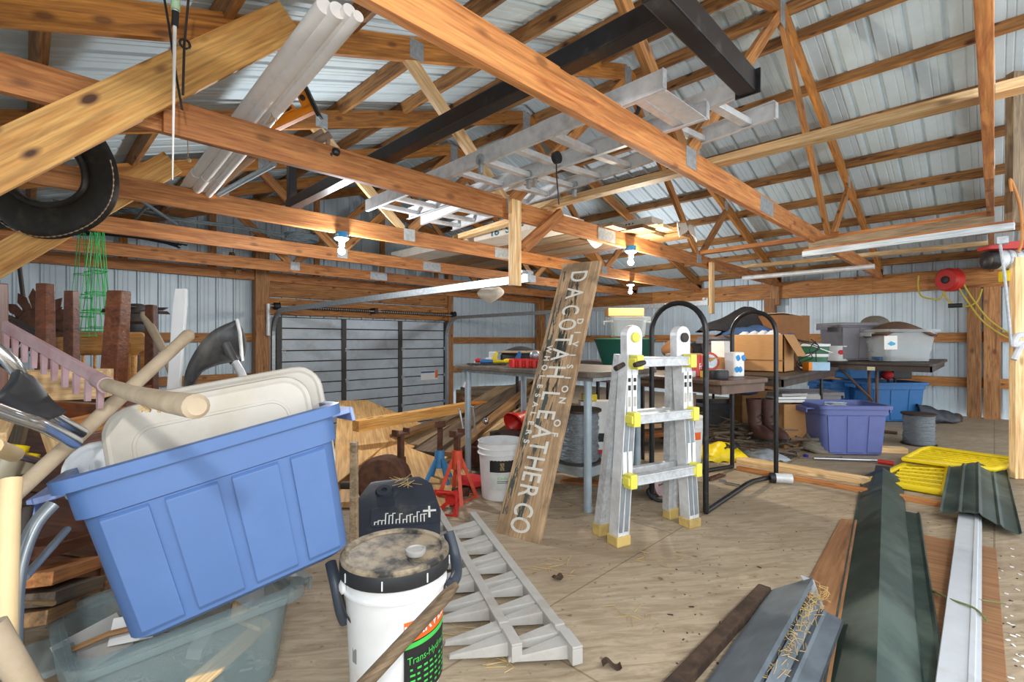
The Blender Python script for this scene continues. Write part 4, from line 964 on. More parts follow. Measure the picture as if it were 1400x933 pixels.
for k in range(5):
    mb = MB()
    for j in range(7):
        a = lab0+.12+j*.15; w_ = random.uniform(.05, .11)
        for q in range(2): pass
        vs = [(.1426*cos(a+u*w_), .1426*sin(a+u*w_), .11-.016*k+v*.006) for u in (0, .5, 1) for v in (0, 1)]
        mb.add(vs, [(0, 2, 3, 1), (2, 4, 5, 3)])
    obj('fine_print', mb, INKG, lb, WM[t])
curved_label(t, .1375, R(-75), R(-66), .12, .2, mat('grey_print', '#8d9196'), 'bar_code_stub')
# branch in front of it
a, b = at(470, 966, .98), at(624, 800, 1.26); a = a+(a-b)*((a.z-.03)/(b.z-a.z))
obj('branch', MB().tube([a, a.lerp(b, .3)+V((.004, 0, .004)), a.lerp(b, .6)-V((.003, 0, .002)), a.lerp(b, .97), b], [.016, .0165, .015, .0165, .009], 12), W_STICK, smooth=True, label='dark barky stick leaning across the front of the HARVEST bucket', cat='stick')
BLKH = mat('slate_hose', '#39414d', rough=.45)
obj('hose_end', MB().tube(spline([at(452, 770, 1.5), at(459, 800, 1.46), at(466, 835, 1.45), at(472, 850, 1.46)], 5), .017, 12), BLKH, smooth=True, label='dark hose end hanging between the blue tote and the front bucket', cat='hose')
obj('hose_end', MB().tube(spline([at(613, 728, 1.62), at(622, 760, 1.6), at(624, 785, 1.55), at(617, 800, 1.5)], 5), .018, 12), BLKH, smooth=True, label='dark hose curving down behind the right side of the front bucket', cat='hose')

# ---- middle bucket
P = on(685, 678); P.z = 0
t = bucket('open white bucket with a black and gold label, left of the painted sign', P, .128, .15, .37, WHITEP, rot=math.atan2(-P.y, -P.x)-R(28), bail=False)
lb = curved_label(t, .1435, R(-2), R(62), .19, .265, INK, 'label')
curved_label(lb, .1425, R(0), R(62), .08, .185, mat('off_white_label', '#d3d8d6'), 'lower_label')
mb = MB()
for i in range(6):
    for j in range(6):
        if (i*7+j*3) % 4 != 1:
            a = R(26)+i*.03; mb.add([(.1441*cos(a), .1441*sin(a), .204+j*.008), (.1441*cos(a+.022), .1441*sin(a+.022), .204+j*.008), (.1441*cos(a+.022), .1441*sin(a+.022), .21+j*.008), (.1441*cos(a), .1441*sin(a), .21+j*.008)], [(0, 1, 2, 3)])
obj('gold_emblem', mb, GOLD, lb, WM[t])
bend_text(lb, 'JOHN', .024, .1435, R(32), .15, INKG, 'green_lettering', sx=1.1)
for z in (.132, .122): curved_label(lb, .1433, R(18), R(56), z, z+.004, INK, 'print_line')

# ---- two grey plastic tooth strips on the floor
def comb(label, A0, B0, w, n, side):
    M = frame(A0, B0); L = (B0-A0).length
    t = thing('toothed_strip', label, 'plastic strip', M, 'grey toothed plastic strips')
    obj('spine', MB().box((0, -w/2, 0), (L, w/2, .05)).box((0, -w/2, .05), (.1, w/2, .058)).box((.13, -w/2, .05), (.16, w/2, .056)), COMB, t, bevel=.003)
    for k in range(n):
        x = .03+k*(L-.08)/n
        for q in (0, .072):
            x0 = x+q*(1 if q else 1)
            pass
            mb = MB().add([V((x0, 0, 0)), V((x0+.068, 0, 0)), V((x0+.066, side*.2, 0)), V((x0+.052, side*.2, 0)), V((x0+.004, 0, .046)), V((x0+.066, 0, .046)), V((x0+.066, side*.195, .012)), V((x0+.054, side*.195, .012))], [(0, 3, 2, 1), (4, 5, 6, 7), (0, 1, 5, 4), (1, 2, 6, 5), (2, 3, 7, 6), (3, 0, 4, 7)])
            obj('tooth', mb, COMB, t, bevel=.002)
    return t
c1a, c1b = on(707, 906, .02), on(598, 706, .02); c2a, c2b = on(790, 910, .02), on(646, 712, .02)
comb('grey toothed plastic strip lying on the floor, the one nearer the bucket', c1a, c1b, .036, 6, 1)
comb('grey toothed plastic strip lying on the floor, the one farther right', c2a, c2b, .036, 6, 1)

# ---- painted sign
bl, br, tl, tr = on(677, 728), on(738, 745), at(805, 361, 3.12), at(855, 352, 2.97)
bc, tcn = (bl+br)/2, (tl+tr)/2
Ms = axes(bl, br-bl, y=tcn-bc); Ls = (tcn-bc).length; Ws = (br-bl).length*.97
SIGNW = wood('sign_wood', '#987b59', '#c3a480', knots=.3, worn='#6f5b48', var=.05, sc=1.0)
mS = Ms @ M4(((0, -1, 0, 0), (1, 0, 0, 0), (0, 0, 1, 0), (0, 0, 0, 1)))   # local X up the board
t = thing('painted_sign', 'weathered wooden sign lettered DACOTAH LEATHER CO leaning beside the step ladder', 'sign', mS)
obj('board', MB().box((0, -Ws, -.03), (Ls, 0, 0)), SIGNW, t, bevel=.004)
pm, nt, b = newmat('dark_green_flaking_paint'); Lk = nt.links
tc = nd(nt, 'ShaderNodeTexCoord'); mp = nd(nt, 'ShaderNodeMapping'); mp.inputs['Scale'].default_value = (2.5, 16, 10); Lk.new(tc.outputs['Object'], mp.inputs[0])
n_ = nd(nt, 'ShaderNodeTexNoise', Scale=2.0, Detail=6.0, Roughness=.7); Lk.new(mp.outputs[0], n_.inputs[0])
al = ramp(nt, n_.outputs[0], [(.5, (0, 0, 0, 1)), (.54, (1, 1, 1, 1))]); Lk.new(al, b.inputs['Alpha']); b.inputs['Base Color'].default_value = lin('#474f4a'); b.inputs['Roughness'].default_value = .8
mb = MB()
for (x0, x1, y0, y1) in ((.55, Ls-.1, -.165, -.085), (.1, 1.1, -.06, -.015), (1.0, Ls-.06, -.06, -.02), (.1, .5, -.16, -.11), (.8, Ls-.15, -.175, -.1)): mb.box((x0, y0, -.0005), (x1, y1, .0006))
obj('paint_remains', mb, pm, t, label='flaking dark green paint')
def sign_text(s, x, y, size, sx=1, nm='lettering', stretch=1.0):
    # reads down the board: text x = -X(board), text up = -Y(board)... board Y points to picture-left
    M = mS @ M4(((-1, 0, 0, x), (0, -1, 0, y), (0, 0, 1, .0012), (0, 0, 0, 1)))
    return text(nm, s, size, INKW, t, M, sx=sx, bold=.0015)
py0, py1 = 352+8, 740
def ypos(py): return bl.lerp(tl, 0) # placeholder
def along(py):
    """board height (local X) whose centre line shows at picture row py"""
    lo, hi = 0, Ls
    for _ in range(40):
        m_ = (lo+hi)/2; p = mS @ V((m_, -Ws/2, 0)); d = p.dot(FW); y = CY+(HC-p.z)*FPX/d
        if y > py: lo = m_
        else: hi = m_
    return (lo+hi)/2
for ch, py in zip('DACOTAHLEATHERCO', (378, 401, 424, 444, 465, 485, 509, 541, 567, 591, 611, 634, 652, 671, 697, 718)):
    sign_text(ch, along(py), -Ws*.5, .165, .72 if ch not in 'CO' else .62, 'letter')
for s, p0, p1, yy, sz in (('WHOLESALERS', 478, 606, -Ws*.2, .052), ('DIVISION OF', 440, 592, -Ws*.82, .058)):
    n = len(s)
    for i, ch in enumerate(s):
        if ch != ' ': sign_text(ch, along(p0+(p1-p0)*i/(n-1)), yy, sz, .9, 'small_letter')

# ---- folding multi-position ladder
r_ = V((.865, .503, 0)); Ld = on(846, 744); Rd = on(943, 719)
ax = (Rd-Ld).normalized(); c = (Ld+Rd)/2; Ml = axes(c, ax, z=UP)
t = thing('step_ladder', 'folding aluminium step ladder with yellow locks standing in the middle of the floor', 'ladder', Ml)
hb, ht, H_ = (Rd-Ld).length/2, .175, 1.055
def rail(x0, x1, z0, z1, y0, y1, w, dth, nm='rail', m=ALU):
    P, Q = V((x0, y0, z0)), V((x1, y1, z1)); d = (Q-P).normalized(); u = V((1, 0, 0)); u = (u-d*u.dot(d)).normalized(); v = d.cross(u)
    def rect(c, w, k): return [c+u*a*w+v*b*k for a, b in ((-1, -1), (1, -1), (1, 1), (-1, 1))]
    mb = MB().rings([rect(P, w, dth), rect(Q, w, dth)])
    for a in (-.96, 0, .96): mb.rings([rect(P+u*a*w-v*0, w*.06, dth*1.12), rect(Q+u*a*w, w*.06, dth*1.12)])
    return obj(nm, mb, m, t, bevel=.0)
for s in (-1, 1):
    rl = rail(s*hb, s*(ht+.012), .03, H_-.1, 0, .0, .036, .03)
    for q in (-.018, .018): rail(s*hb+q, s*(ht+.012)+q*.9, .07, H_-.2, -.032, -.032, .012, .002, 'channel_web', mat('grey_anodised', '#8f979d', rough=.45, metal=.4) if (s < 0 and q < 0) else bpy.data.materials['grey_anodised'])
    rail(s*(hb-.005), s*(ht+.01), .05, H_-.1, .14, .055, .034, .022, 'rear_rail', ALU2)
    obj('foot', MB().box((s*hb-.045, -.04, 0), (s*hb+.045, .04, .05)), mat('tan_rubber_foot', '#cdb06a', rough=.8, dirt='#7c6742', damt=.5) if s < 0 else MATS['foot'], t, bevel=.006)
    MATS['foot'] = bpy.data.materials['tan_rubber_foot']
    obj('foot', MB().box((s*hb-.035, .11, 0), (s*hb+.035, .17, .06)), MATS['foot'], t, bevel=.006)
    kn = obj('hinge_knuckle', MB().prism([(-.05, -.16), (.05, -.16), (.052, 0)]+[(.052*cos(a), .052*sin(a)) for a in [pi*k/10 for k in range(1, 10)]]+[(-.052, 0)], -.022, .03, T(s*ht, 0, H_) @ RX(R(90))), ALU, t, bevel=.006)
    obj('hinge_button', MB().lathe([(.026, 0), (.026, .012), (.02, .016)], 18, T(s*ht, -.03, H_-.01) @ RX(R(90))), YELK if s < 0 else DARK, kn, WM[t], smooth=True)
    for k in range(2):
        xx_ = s*(ht+(hb-ht)*.3)+(k-.5)*.036
        st = obj('sticker', MB().box((xx_-.014, -.0365, .62), (xx_+.014, -.0355, .86), M4.Rotation(R(s*-4.2), 4, 'Y') if 0 else I4), PAPER, t)
        for q, (z, hh) in enumerate(((.83, .02), (.79, .026), (.72, .05))): obj('pictogram', MB().box((xx_-.009, -.0372, z-hh/2), (xx_+.009, -.0364, z+hh/2)), INK if q < 2 else COMB, st, WM[t])
        obj('sticker', MB().box((xx_-.012+s*.03, -.0365, .36), (xx_+.012+s*.03, -.0355, .47)), PAPER, t)
for z in (.92, .635, .33):
    hw = hb+(ht+.012-hb)*(z/.95)
    obj('rung', MB().box((-hw, -.075, z-.022), (hw, -.035, z+.022)).box((-hw, -.08, z+.016), (hw, -.03, z+.024)).box((-hw, -.08, z-.024), (hw, -.03, z-.016)), ALU2, t, bevel=.003)
    obj('rear_rung', MB().box((-hw, .06, z-.02), (hw, .1, z+.02)), ALU2, t, bevel=.003)
    for s in (-1, 1):
        lk = obj('rung_lock', MB().box((s*hw-.022, -.088, z-.036), (s*hw+.022, -.03, z+.036)).box((s*hw-.03, -.08, z-.02), (s*hw+.03, -.02, z+.02)), YELK, t, bevel=.006)
        if z > .9 and s < 0:
            obj('lock_lever', MB().tube([(s*hw+.01, -.1, z+.0), (s*hw-.03, -.115, z-.004), (s*hw-.07, -.12, z-.01)], [.012, .014, .012], 10), DARK, lk, WM[t], smooth=True)
            obj('lock_lever', MB().tube([(s*hw-.06, -.03, z-.01), (s*hw-.12, -.04, z-.03)], [.012, .014], 10), DARK, lk, WM[t], smooth=True)

# ---- black tube frame cart
l1, r1, l2, r2 = on(891, 684), on(965, 704), on(1001, 641), on(1061, 654)
t = thing('tube_cart', 'black tubular cart with two tall hoops behind the step ladder', 'cart', T(*((l1+r2)/2)))
def hoop(a, b, H1, nm='hoop'):
    w_ = (b-a).length/2; m_ = (a+b)/2; u = (b-a).normalized(); P = [a+V((0, 0, .015)), a+V((0, 0, H1-w_))]
    P += [m_+u*w_*-cos(k*pi/14)+V((0, 0, H1-w_+w_*sin(k*pi/14))) for k in range(1, 14)]+[b+V((0, 0, H1-w_)), b+V((0, 0, .015))]
    obj(nm, MB().tube(P, .0165, 12), BLK, t, I4, smooth=True)
hoop(l1, r1, 1.26); hoop(l2, r2, 1.25)
for a, b in ((l1, l2), (r1, r2)):
    m_ = a.lerp(b, .52); obj('base_rail', MB().tube([a+V((0, 0, .017)), m_+V((0, 0, .06)), m_.lerp(b, .2)+V((0, 0, .06)), b+V((0, 0, .017))], .0165, 12), BLK, t, I4, smooth=True)
# ---- work table with pipe legs
TX0, TX1, TY0, TY1, TZ = 2.31, 3.08, 1.62, 2.96, .845
t = thing('work_table', 'work table on grey pipe legs behind the painted sign', 'table', T(2.7, 2.3, 0))
obj('tabletop', MB().prism(rrect(TX1-TX0, TY1-TY0, .08, 6, (TX0+TX1)/2, (TY0+TY1)/2), TZ-.035, TZ), mat('work_top', '#5d554c', rough=.6, dirt='#8d8272', damt=.6, dscale=6), t, I4, bevel=.008)
obj('apron', MB().box((TX0+.06, TY0+.06, TZ-.06), (TX1-.06, TY1-.06, TZ-.036)), GALV, t, I4)
for x, y in ((2.385, 2.84), (3.0, 2.84), (2.395, 1.735), (3.0, 1.757)):
    obj('leg', MB().lathe([(.024, .004), (.024, TZ-.05)], 16, T(x, y, 0)).lathe([(.028, 0), (.028, .03)], 16, T(x, y, 0)), PIPEG, t, I4, smooth=30)
obj('lower_shelf', MB().prism(rrect(.62, .62, .06, 5, 2.74, 2.08), .18, .24), mat('grey_shelf', '#8e979c', rough=.5, dirt='#6d6a64', damt=.5), t, I4, bevel=.006)
# ---- wire spool and carton under the work table
def spool(label, c, r, h, group=None):
    t = thing('wire_spool', label, 'wire spool', T(*c), group)
    for z in (0, h-.012): obj('flange', MB().lathe([(.02, z), (r*1.15, z), (r*1.15, z+.012), (.02, z+.012)], 28), DARK, t, smooth=30)
    obj('wire', MB().tube([(r*(.98+.03*sin(k*1.7))*cos(k*.5), r*(.98+.03*sin(k*1.7))*sin(k*.5), .02+(h-.04)*(.5-.5*cos(k*.022))) for k in range(560)], .005, 5).lathe([(r*.97, .012), (r*.97, h-.012)], 24), SPOOLW, t, I4 @ WM[t], smooth=True)
    return t
spool('spool of shiny wire on the low shelf right behind the painted sign', V((2.56, 1.93, .243)), .13, .34)
Mb = axes(V((2.86, 2.0, .243)), RT, z=UP); t = thing('bag_box', 'white and grey printed carton on the low shelf behind the ladder', 'carton', Mb)
obj('carton_body', MB().box((-.12, -.06, 0), (.14, .06, .36)), PAPER, t, bevel=.004)
obj('printed_panel', MB().box((-.02, -.0615, .08), (.12, -.06, .14)).tube([(.06, -.061, .05), (.09, -.061, .05)], .01, 8), INK, t); obj('red_stripe', MB().box((-.12, -.0618, 0), (.14, -.06, .025)), INKR, t)
obj('yellow_top', MB().box((-.1, -.05, .361), (.0, .05, .41)), YEL, t, bevel=.01)
beam('floor_board', on(768, 657), on(832, 664), .12, .025, W_RED, label='reddish board on the floor under the work table', cat='board')
t = thing('power_tool', 'black and pink power tool with round guard on the floor behind the ladder', 'power tool', T(*on(900, 680)))
obj('guard', MB().lathe([(.02, -.02), (.07, -.015), (.07, .015), (.02, .02)], 18, T(0, 0, .08) @ RX(R(80))), PINKR, t, smooth=True); obj('cable', MB().tube(spline([V((-.05, 0, .09)), V((-.1, .02, .05)), V((-.09, -.05, .01)), V((-.02, -.1, .008))], 5), .012, 8), BLKP, t, smooth=True)
obj('body', MB().box((-.04, -.02, .02), (.12, .05, .1)), DARK, t, bevel=.015)

# ---- jack stands, engine parts, black canister
def jack(label, P, m, h, rod, tilt=I4, rr=.13):
    t = thing('jack_stand', label, 'jack stand', T(*P) @ tilt, 'jack stands')
    for k in range(4):
        a = pi/4+k*pi/2
        mb = MB().rings([[V((rr*cos(a)+.018*cos(a+q), rr*sin(a)+.018*sin(a+q), 0)) for q in (0.8, 2.4, 3.9, 5.5)], [V((.03*cos(a)+.014*cos(a+q), .03*sin(a)+.014*sin(a+q), h)) for q in (0.8, 2.4, 3.9, 5.5)]])
        obj('leg', mb, m, t)
    obj('collar', MB().lathe([(.04, h-.06), (.032, h+.06)], 14), m, t, smooth=30)
    obj('base_strap', MB().tube([(rr*cos(pi/4+k*pi/2), rr*sin(pi/4+k*pi/2), .012) for k in range(4)], .008, 6, True), m, t)
    st = obj('post', MB().box((-.016, -.016, h), (.016, .016, h+rod)), RUST, t)
    obj('saddle', MB().box((-.05, -.025, h+rod), (.05, .025, h+rod+.014)).box((-.055, -.025, h+rod), (-.042, .025, h+rod+.04)).box((.042, -.025, h+rod), (.055, .025, h+rod+.04)), RUST, st, WM[t])
    return t
pj = on(625, 683); pj2 = on(600, 668)
jack('orange-red jack stand standing left of the open white bucket', pj, REDO, .26, .15, RZ(.3))
jack('blue jack stand beside the orange-red one', pj2, BLUEP, .2, .22, RZ(.7) @ RY(.1))
jack('brown rusty jack stand standing farther left on the floor', on(548, 685), RUST, .22, .2, RZ(.2))
pr = on(608, 706); jt = jack('red jack stand toppled on its side by the toothed strips', pr+V((0, 0, .07)), RED, .2, .14, axes(V((0, 0, 0)), V((0, 0, 1)), z=(on(585, 668)-pr)).to_4x4() if 0 else RZ(2.2) @ RX(R(96)), .09)
obj('red_cloth', MB().grid(lambda u, v: on(640, 668)+RT*(.36*u-.06)+FW*(.26*(v-.5)*(1-.6*u))+V((0, 0, .05+.05*(1-u)*sin(pi*v)+.012*sin(14*u+6*v))), 14, 10), mat('red_cloth', '#c2262a', rough=.85, bump=.3), smooth=True, solid=.004, label='red cloth spread on the floor behind the orange jack stand', cat='cloth')
t = thing('gas_can_spout', 'bright red funnel lying behind the open white bucket', 'funnel', T(*on(705, 640)))
obj('cone', MB().lathe([(.11, 0), (.1, .03), (.04, .12), (.025, .22)], 20, T(-.02, 0, .35) @ RY(R(65)), cap=False), REDP, t, solid=.003, smooth=True); obj('stand_box', MB().box((-.16, -.1, 0), (.12, .14, .3)), DARK, t, bevel=.01)
# black molded case with white graphic
c = on(546, 742); Mk = axes(c+V((0, 0, .21)), RT*.97+FW*.2, y=FW*.8+UP*.55) @ M4.Diagonal((1.3, 1.1, 1, 1))
t = thing('moulded_case', 'dusty dark blue moulded plastic case with white skyline print behind the front bucket', 'case', Mk)
obj('shell', MB().prism([(-.15, -.2), (.15, -.2), (.16, -.05), (.13, .1), (.08, .15), (-.12, .13), (-.17, .02)], -.09, 0), DBLUE, t, bevel=.025, smooth=40)
obj('raised_pad', MB().prism(rrect(.25, .1, .02, 4, .02, -.08), 0, .004), DBLUE, t, bevel=.002); obj('boss', MB().lathe([(.035, 0), (.03, .014), (.012, .015), (.012, .004)], 18, T(-.06, .06, 0)), DBLUE, t, smooth=True)
mb = MB(); x = -.09
for k in range(15):
    hgt = random.uniform(.015, .06); mb.box((x, -.12, .0042), (x+.004, -.12+hgt, .0052)).box((x, -.12+hgt-.004, .0042), (x+.012, -.12+hgt, .0052)); x += .013
mb.box((.09, -.07, .0042), (.14, -.06, .0052)).box((.11, -.1, .0042), (.118, -.04, .0052))
obj('skyline_print', mb, PAPER, t)
mb = MB()
for k in range(18):
    p = V((.02+random.uniform(-.04, .04), .11+random.uniform(-.02, .02), .004)); a = random.uniform(0, 6); mb.tube([p, p+V((.04*cos(a), .04*sin(a), .004))], .0012, 4)
obj('straw_tuft', mb, STRAW, None, Mk, label='tuft of straw on top of the dark moulded case', cat='straw', kind='stuff')
# rusty gearbox and stake
c = on(528, 690); t = thing('engine_block', 'brown rusty engine housing on the floor left of the jack stands', 'engine part', T(*c))
obj('housing', MB().lathe([(.02, -.11), (.14, -.11), (.155, -.08), (.155, .08), (.13, .11), (.02, .11)], 22, T(0, .02, .15) @ RZ(R(-45)) @ RX(R(80))), RUST, t, smooth=30)
obj('flange', MB().box((-.16, -.12, 0), (.16, .12, .04)), DARK, t, bevel=.01)
obj('red_hub', MB().lathe([(.045, -.02), (.05, .02), (.03, .05)], 16, T(*(RT*-.17)) @ T(0, 0, .12) @ RZ(R(-45)) @ RY(R(-90))), RED, t, smooth=True); obj('shaft', MB().tube([RT*-.28+V((0, 0, .12)), RT*-.1+V((0, 0, .12))], .025, 12), DARK, t, smooth=True)
obj('wooden_stake', MB().rings([[at(x, 808, 1.98)+FW*f for x, f in ((477, 0), (488, 0), (488, .03), (477, .03))], [at(x, 606, 2.0)+FW*f for x, f in ((478, 0), (487, 0), (487, .03), (478, .03))]]), W_GREY, bevel=.003, label='grey wooden stake standing beside the right edge of the blue tote', cat='stake')
# lumber pile and plywood in the sunken bay by the garage door
def slab(name, P, th, m, label, cat='sheet', group=None):
    P = [V(p) for p in P]; n = (P[1]-P[0]).cross(P[2]-P[0]).normalized()
    if n.z < 0: n = -n
    M = frame(P[0], P[1], n); Mi = M.inverted(); q = [Mi @ p for p in P]
    return obj(name, MB().prism([(v.x, v.y) for v in q], -th, 0), m, None, M, bevel=.002, label=label, cat=cat, group=group)
PLY = wood('plywood_face', '#b48650', '#d8ae74', knots=.35, sc=.5, var=.05)
def slab_pix(name, tri, pix, th, m, label, cat='sheet'):
    a_, b_, c_ = tri; n = (b_-a_).cross(c_-a_).normalized(); o = V((0, 0, HC)); P = []
    for x, y in pix:
        d = at(x, y, 1)-o; P.append(o+d*((a_-o).dot(n)/d.dot(n)))
    return slab(name, P, th, m, label, cat)
slab_pix('plywood_sheet', (on(480, 692, .02), on(612, 692, .02), at(560, 590, 4.6)), [(455, 692), (462, 640), (534, 603), (642, 642), (614, 692)], .012, PLY, 'big bare plywood sheet sloping up behind the jack stands')
slab_pix('plywood_sheet', (at(470, 660, 3.2), at(560, 610, 4.25), at(500, 552, 5.6)), [(455, 665), (462, 548), (502, 547), (606, 592), (560, 614), (534, 602)], .012, PLY, 'second plywood sheet at the edge of the blue tote')
lum = [((486, 583, 4.4), (640, 556, 5.6), .09, .09, W_PLANK, 'thick pale beam lying on the lumber pile, sawn end showing'), ((560, 610, 4.3), (690, 530, 6.0), .19, .04, W_GREY, 'wide grey board in the lumber pile below the garage door sticker'),
       ((580, 620, 4.2), (726, 520, 6.2), .2, .04, W_DARKOLD, 'wide dark board slanting through the lumber pile'), ((600, 632, 4.1), (735, 548, 5.6), .07, .04, W_LIGHT, 'light narrow board slanting under the work table'),
       ((615, 622, 4.2), (750, 510, 6.4), .1, .04, W_OLD, 'brown board crossing the pile toward the painted sign'), ((640, 622, 4.3), (760, 560, 5.0), .14, .03, W_GREY, 'dusty grey board low under the work table'),
       ((540, 598, 4.7), (650, 560, 5.8), .14, .04, W_OLD, 'brown board under the thick pale beam'), ((630, 545, 6.4), (745, 538, 7.0), .15, .04, W_OLD, 'brown plank in the stack behind the pipe legs'),
       ((632, 532, 6.6), (735, 528, 7.1), .15, .04, W_DARKOLD, 'top dark plank in the stack behind the pipe legs'), ((632, 556, 6.4), (740, 552, 7.0), .15, .04, W_DARKOLD, 'low dark plank in the stack behind the pipe legs'),
       ((640, 552, 5.9), (680, 549, 6.1), .1, .02, ORANGE, 'short orange-yellow board end on the lumber pile')]
for i, (a, b, w_, h_, m, l) in enumerate(lum):
    k = (.9, 1.0, .955, .9, .86, .97, .93, 1.03, .985, 1.07, .9)[i]
    beam('lumber_board', at(a[0], a[1], a[2]*k), at(b[0], b[1], b[2]*k), w_, h_, m, label=l, cat='board', group='boards of the lumber pile')
# hand tools among the lumber
t = thing('brake_bleeder', 'rusty machine part with two chrome handles behind the blue jack stand', 'machine part', T(*at(655, 612, 3.9)))
obj('body', MB().box((-.1, -.08, -.13), (.12, .1, .02)).lathe([(.05, -.1), (.05, .1)], 14, RX(R(90))), RUST, t, bevel=.01)
for x0, y0, x1, y1 in ((633, 587, 628, 560), (650, 592, 646, 557)): obj('handle', MB().tube([at(x0, y0, 3.85), at(x1, y1, 3.85)], .01, 8).ball(at(x1, y1, 3.85), .013), CHROME, t, I4, smooth=True)
obj('knob', MB().ball(at(664, 576, 3.85), .028, 10, 8), CHROME, t, I4, smooth=True)
t = thing('black_bin', 'round black tub behind the red funnel, half hidden by the sign', 'tub', T(*at(698, 618, 4.4)))
obj('tub_body', MB().lathe([(.18, -.3), (.24, 0), (.25, .0), (.25, .02), (.2, .03)], 26), BLKP, t, smooth=30); obj('cover', MB().lathe([(.24, .02), (.2, .035), (.02, .04)], 26), mat('dusty_lid', '#77746c', rough=.8), t, smooth=30)
# ================================================================ RIGHT SIDE FLOOR
CHIP = wood('brown_sheet', '#8a5d3c', '#ab7d54', knots=.15, sc=.5, var=.04)
def poly_floor(name, pix, z, th, m, label, cat, group=None):
    return slab(name, [on(x, y, z) for x, y in pix], th, m, label, cat, group)
poly_floor('fibre_sheet', [(988, 1010), (1150, 709), (1182, 712), (1174, 1010)], .008, .007, CHIP, 'reddish brown panel on the floor left of the long green ridge cap', 'panel')
poly_floor('fibre_sheet', [(1240, 727), (1362, 750), (1384, 1010), (1240, 1010)], .008, .007, CHIP, 'reddish brown panel on the floor under the pale grey trim strip', 'panel')
BARK = mat('rotted_edge', '#4a382b', rough=.9, var=.4, dirt='#2b221c', damt=.8, dscale=12, bump=.8)
beam('rotted_board', on(890, 975, .02), on(1046, 806, .02), .05, .035, BARK, label='dark rotted board at the left of the straw-filled grey flashing', cat='board', bevel=.008)
def strip(name, A0, B0, prof, m, label, cat, group=None, th=.003):
    M = frame(A0, B0); return obj(name, MB().sheet(prof, (B0-A0).length, th), m, None, M, label=label, cat=cat, group=group)
# long dark green ridge caps
A0, B0 = on(1197, 1010), on(1207, 655)
strip('ridge_cap', A0, B0, [(.125, .012), (.115, .004), (.11, .008), (0, .085), (-.105, .02), (-.115, .004)], GREEND, 'long dark green ridge cap on the floor, folded along its middle', 'ridge cap', 'dark green steel pieces', .004)
A1, B1 = on(1262, 1010), on(1238, 702)
strip('ridge_cap', A1, B1, [(.09, .03), (.06, .012), (-.05, .01), (-.06, .022), (-.068, .006)], GREEND, 'flatter dark green ridge cap lying along the right of the folded one', 'ridge cap', 'dark green steel pieces', .004)
beam('metal_stud', on(1203, 672, .03), on(1207, 640, .05), .09, .03, DARK, label='dark notched metal end sticking out past the green ridge cap', cat='metal strip')
# pale trim strip
A0, B0 = on(1305, 1010, .03), on(1326, 708, .03)
strip('trim_strip', A0, B0, [(.048, .012), (.045, .022), (-.018, .022), (-.021, .028), (-.034, .028), (-.037, .022), (-.047, .02), (-.049, 0)], WHITET, 'long pale grey trim strip on the floor near the right edge', 'trim strip')
# dark corrugated green piece
P = [on(x, y, z) for x, y, z in ((1284, 702, .05), (1398, 733, .02), (1377, 645, .02), (1297, 640, .06))]
def corr(u, v):
    p = P[0].lerp(P[1], u).lerp(P[3].lerp(P[2], u), v); return p+V((0, 0, .05*math.exp(-((u-.45)/.28)**2)+.012*max(0, cos(u*8*pi))**6))
obj('roof_sheet_piece', MB().grid(corr, 60, 4), GREEND, solid=.003, label='ribbed dark green roofing offcut near the yellow mats', cat='roofing sheet', group='dark green steel pieces')
# grey flashing with straw
A0, B0 = on(1000, 985, .02), on(1092, 822, .02); M = frame(A0, B0) @ M4.Diagonal((1, .78, .9, 1)); L = (B0-A0).length
t = thing('flashing_bundle', 'bent grey metal flashing with straw inside, lying at the lower middle of the floor', 'flashing', M)
obj('upper_sheet', MB().sheet([(.13, .005), (.11, .02), (.04, .06), (-.06, .12), (-.065, .1)], L, .004), GREYF, t)
obj('inner_channel', MB().sheet([(-.02, .05), (-.055, .035), (-.06, .055), (-.1, .03)], L*.97, .004), GREYF, t)
obj('lower_sheet', MB().sheet([(-.08, .012), (-.12, .03), (-.13, .02), (-.19, .008), (-.2, .016)], L*.93, .004), GREYF, t)
obj('end_flap', MB().prism([(0, .115), (-.055, .11), (-.1, .0), (-.075, -.0)], -.002, .002, T(L-.005, -.01, 0) @ M4(((0, 0, 1, 0), (1, 0, 0, 0), (0, 1, 0, 0), (0, 0, 0, 1)))), WHITET, t, label='pale end flap')
mb = MB()
for k in range(230):
    q = random.random(); p = V((L*(1-q*q*.75)+random.uniform(-.05, .04), -.085+random.gauss(0, .022)-.03*(q < .15), .05+random.uniform(-.01, .05)*(1-q))); a = random.uniform(0, pi); l = random.uniform(.02, .06)
    mb.tube([p, p+V((l*cos(a), l*sin(a)*.6, random.uniform(-.012, .02)))], .0011, 4)
obj('straw', mb, STRAW, None, M, label='loose straw spilling out of the grey flashing', cat='straw', kind='stuff')
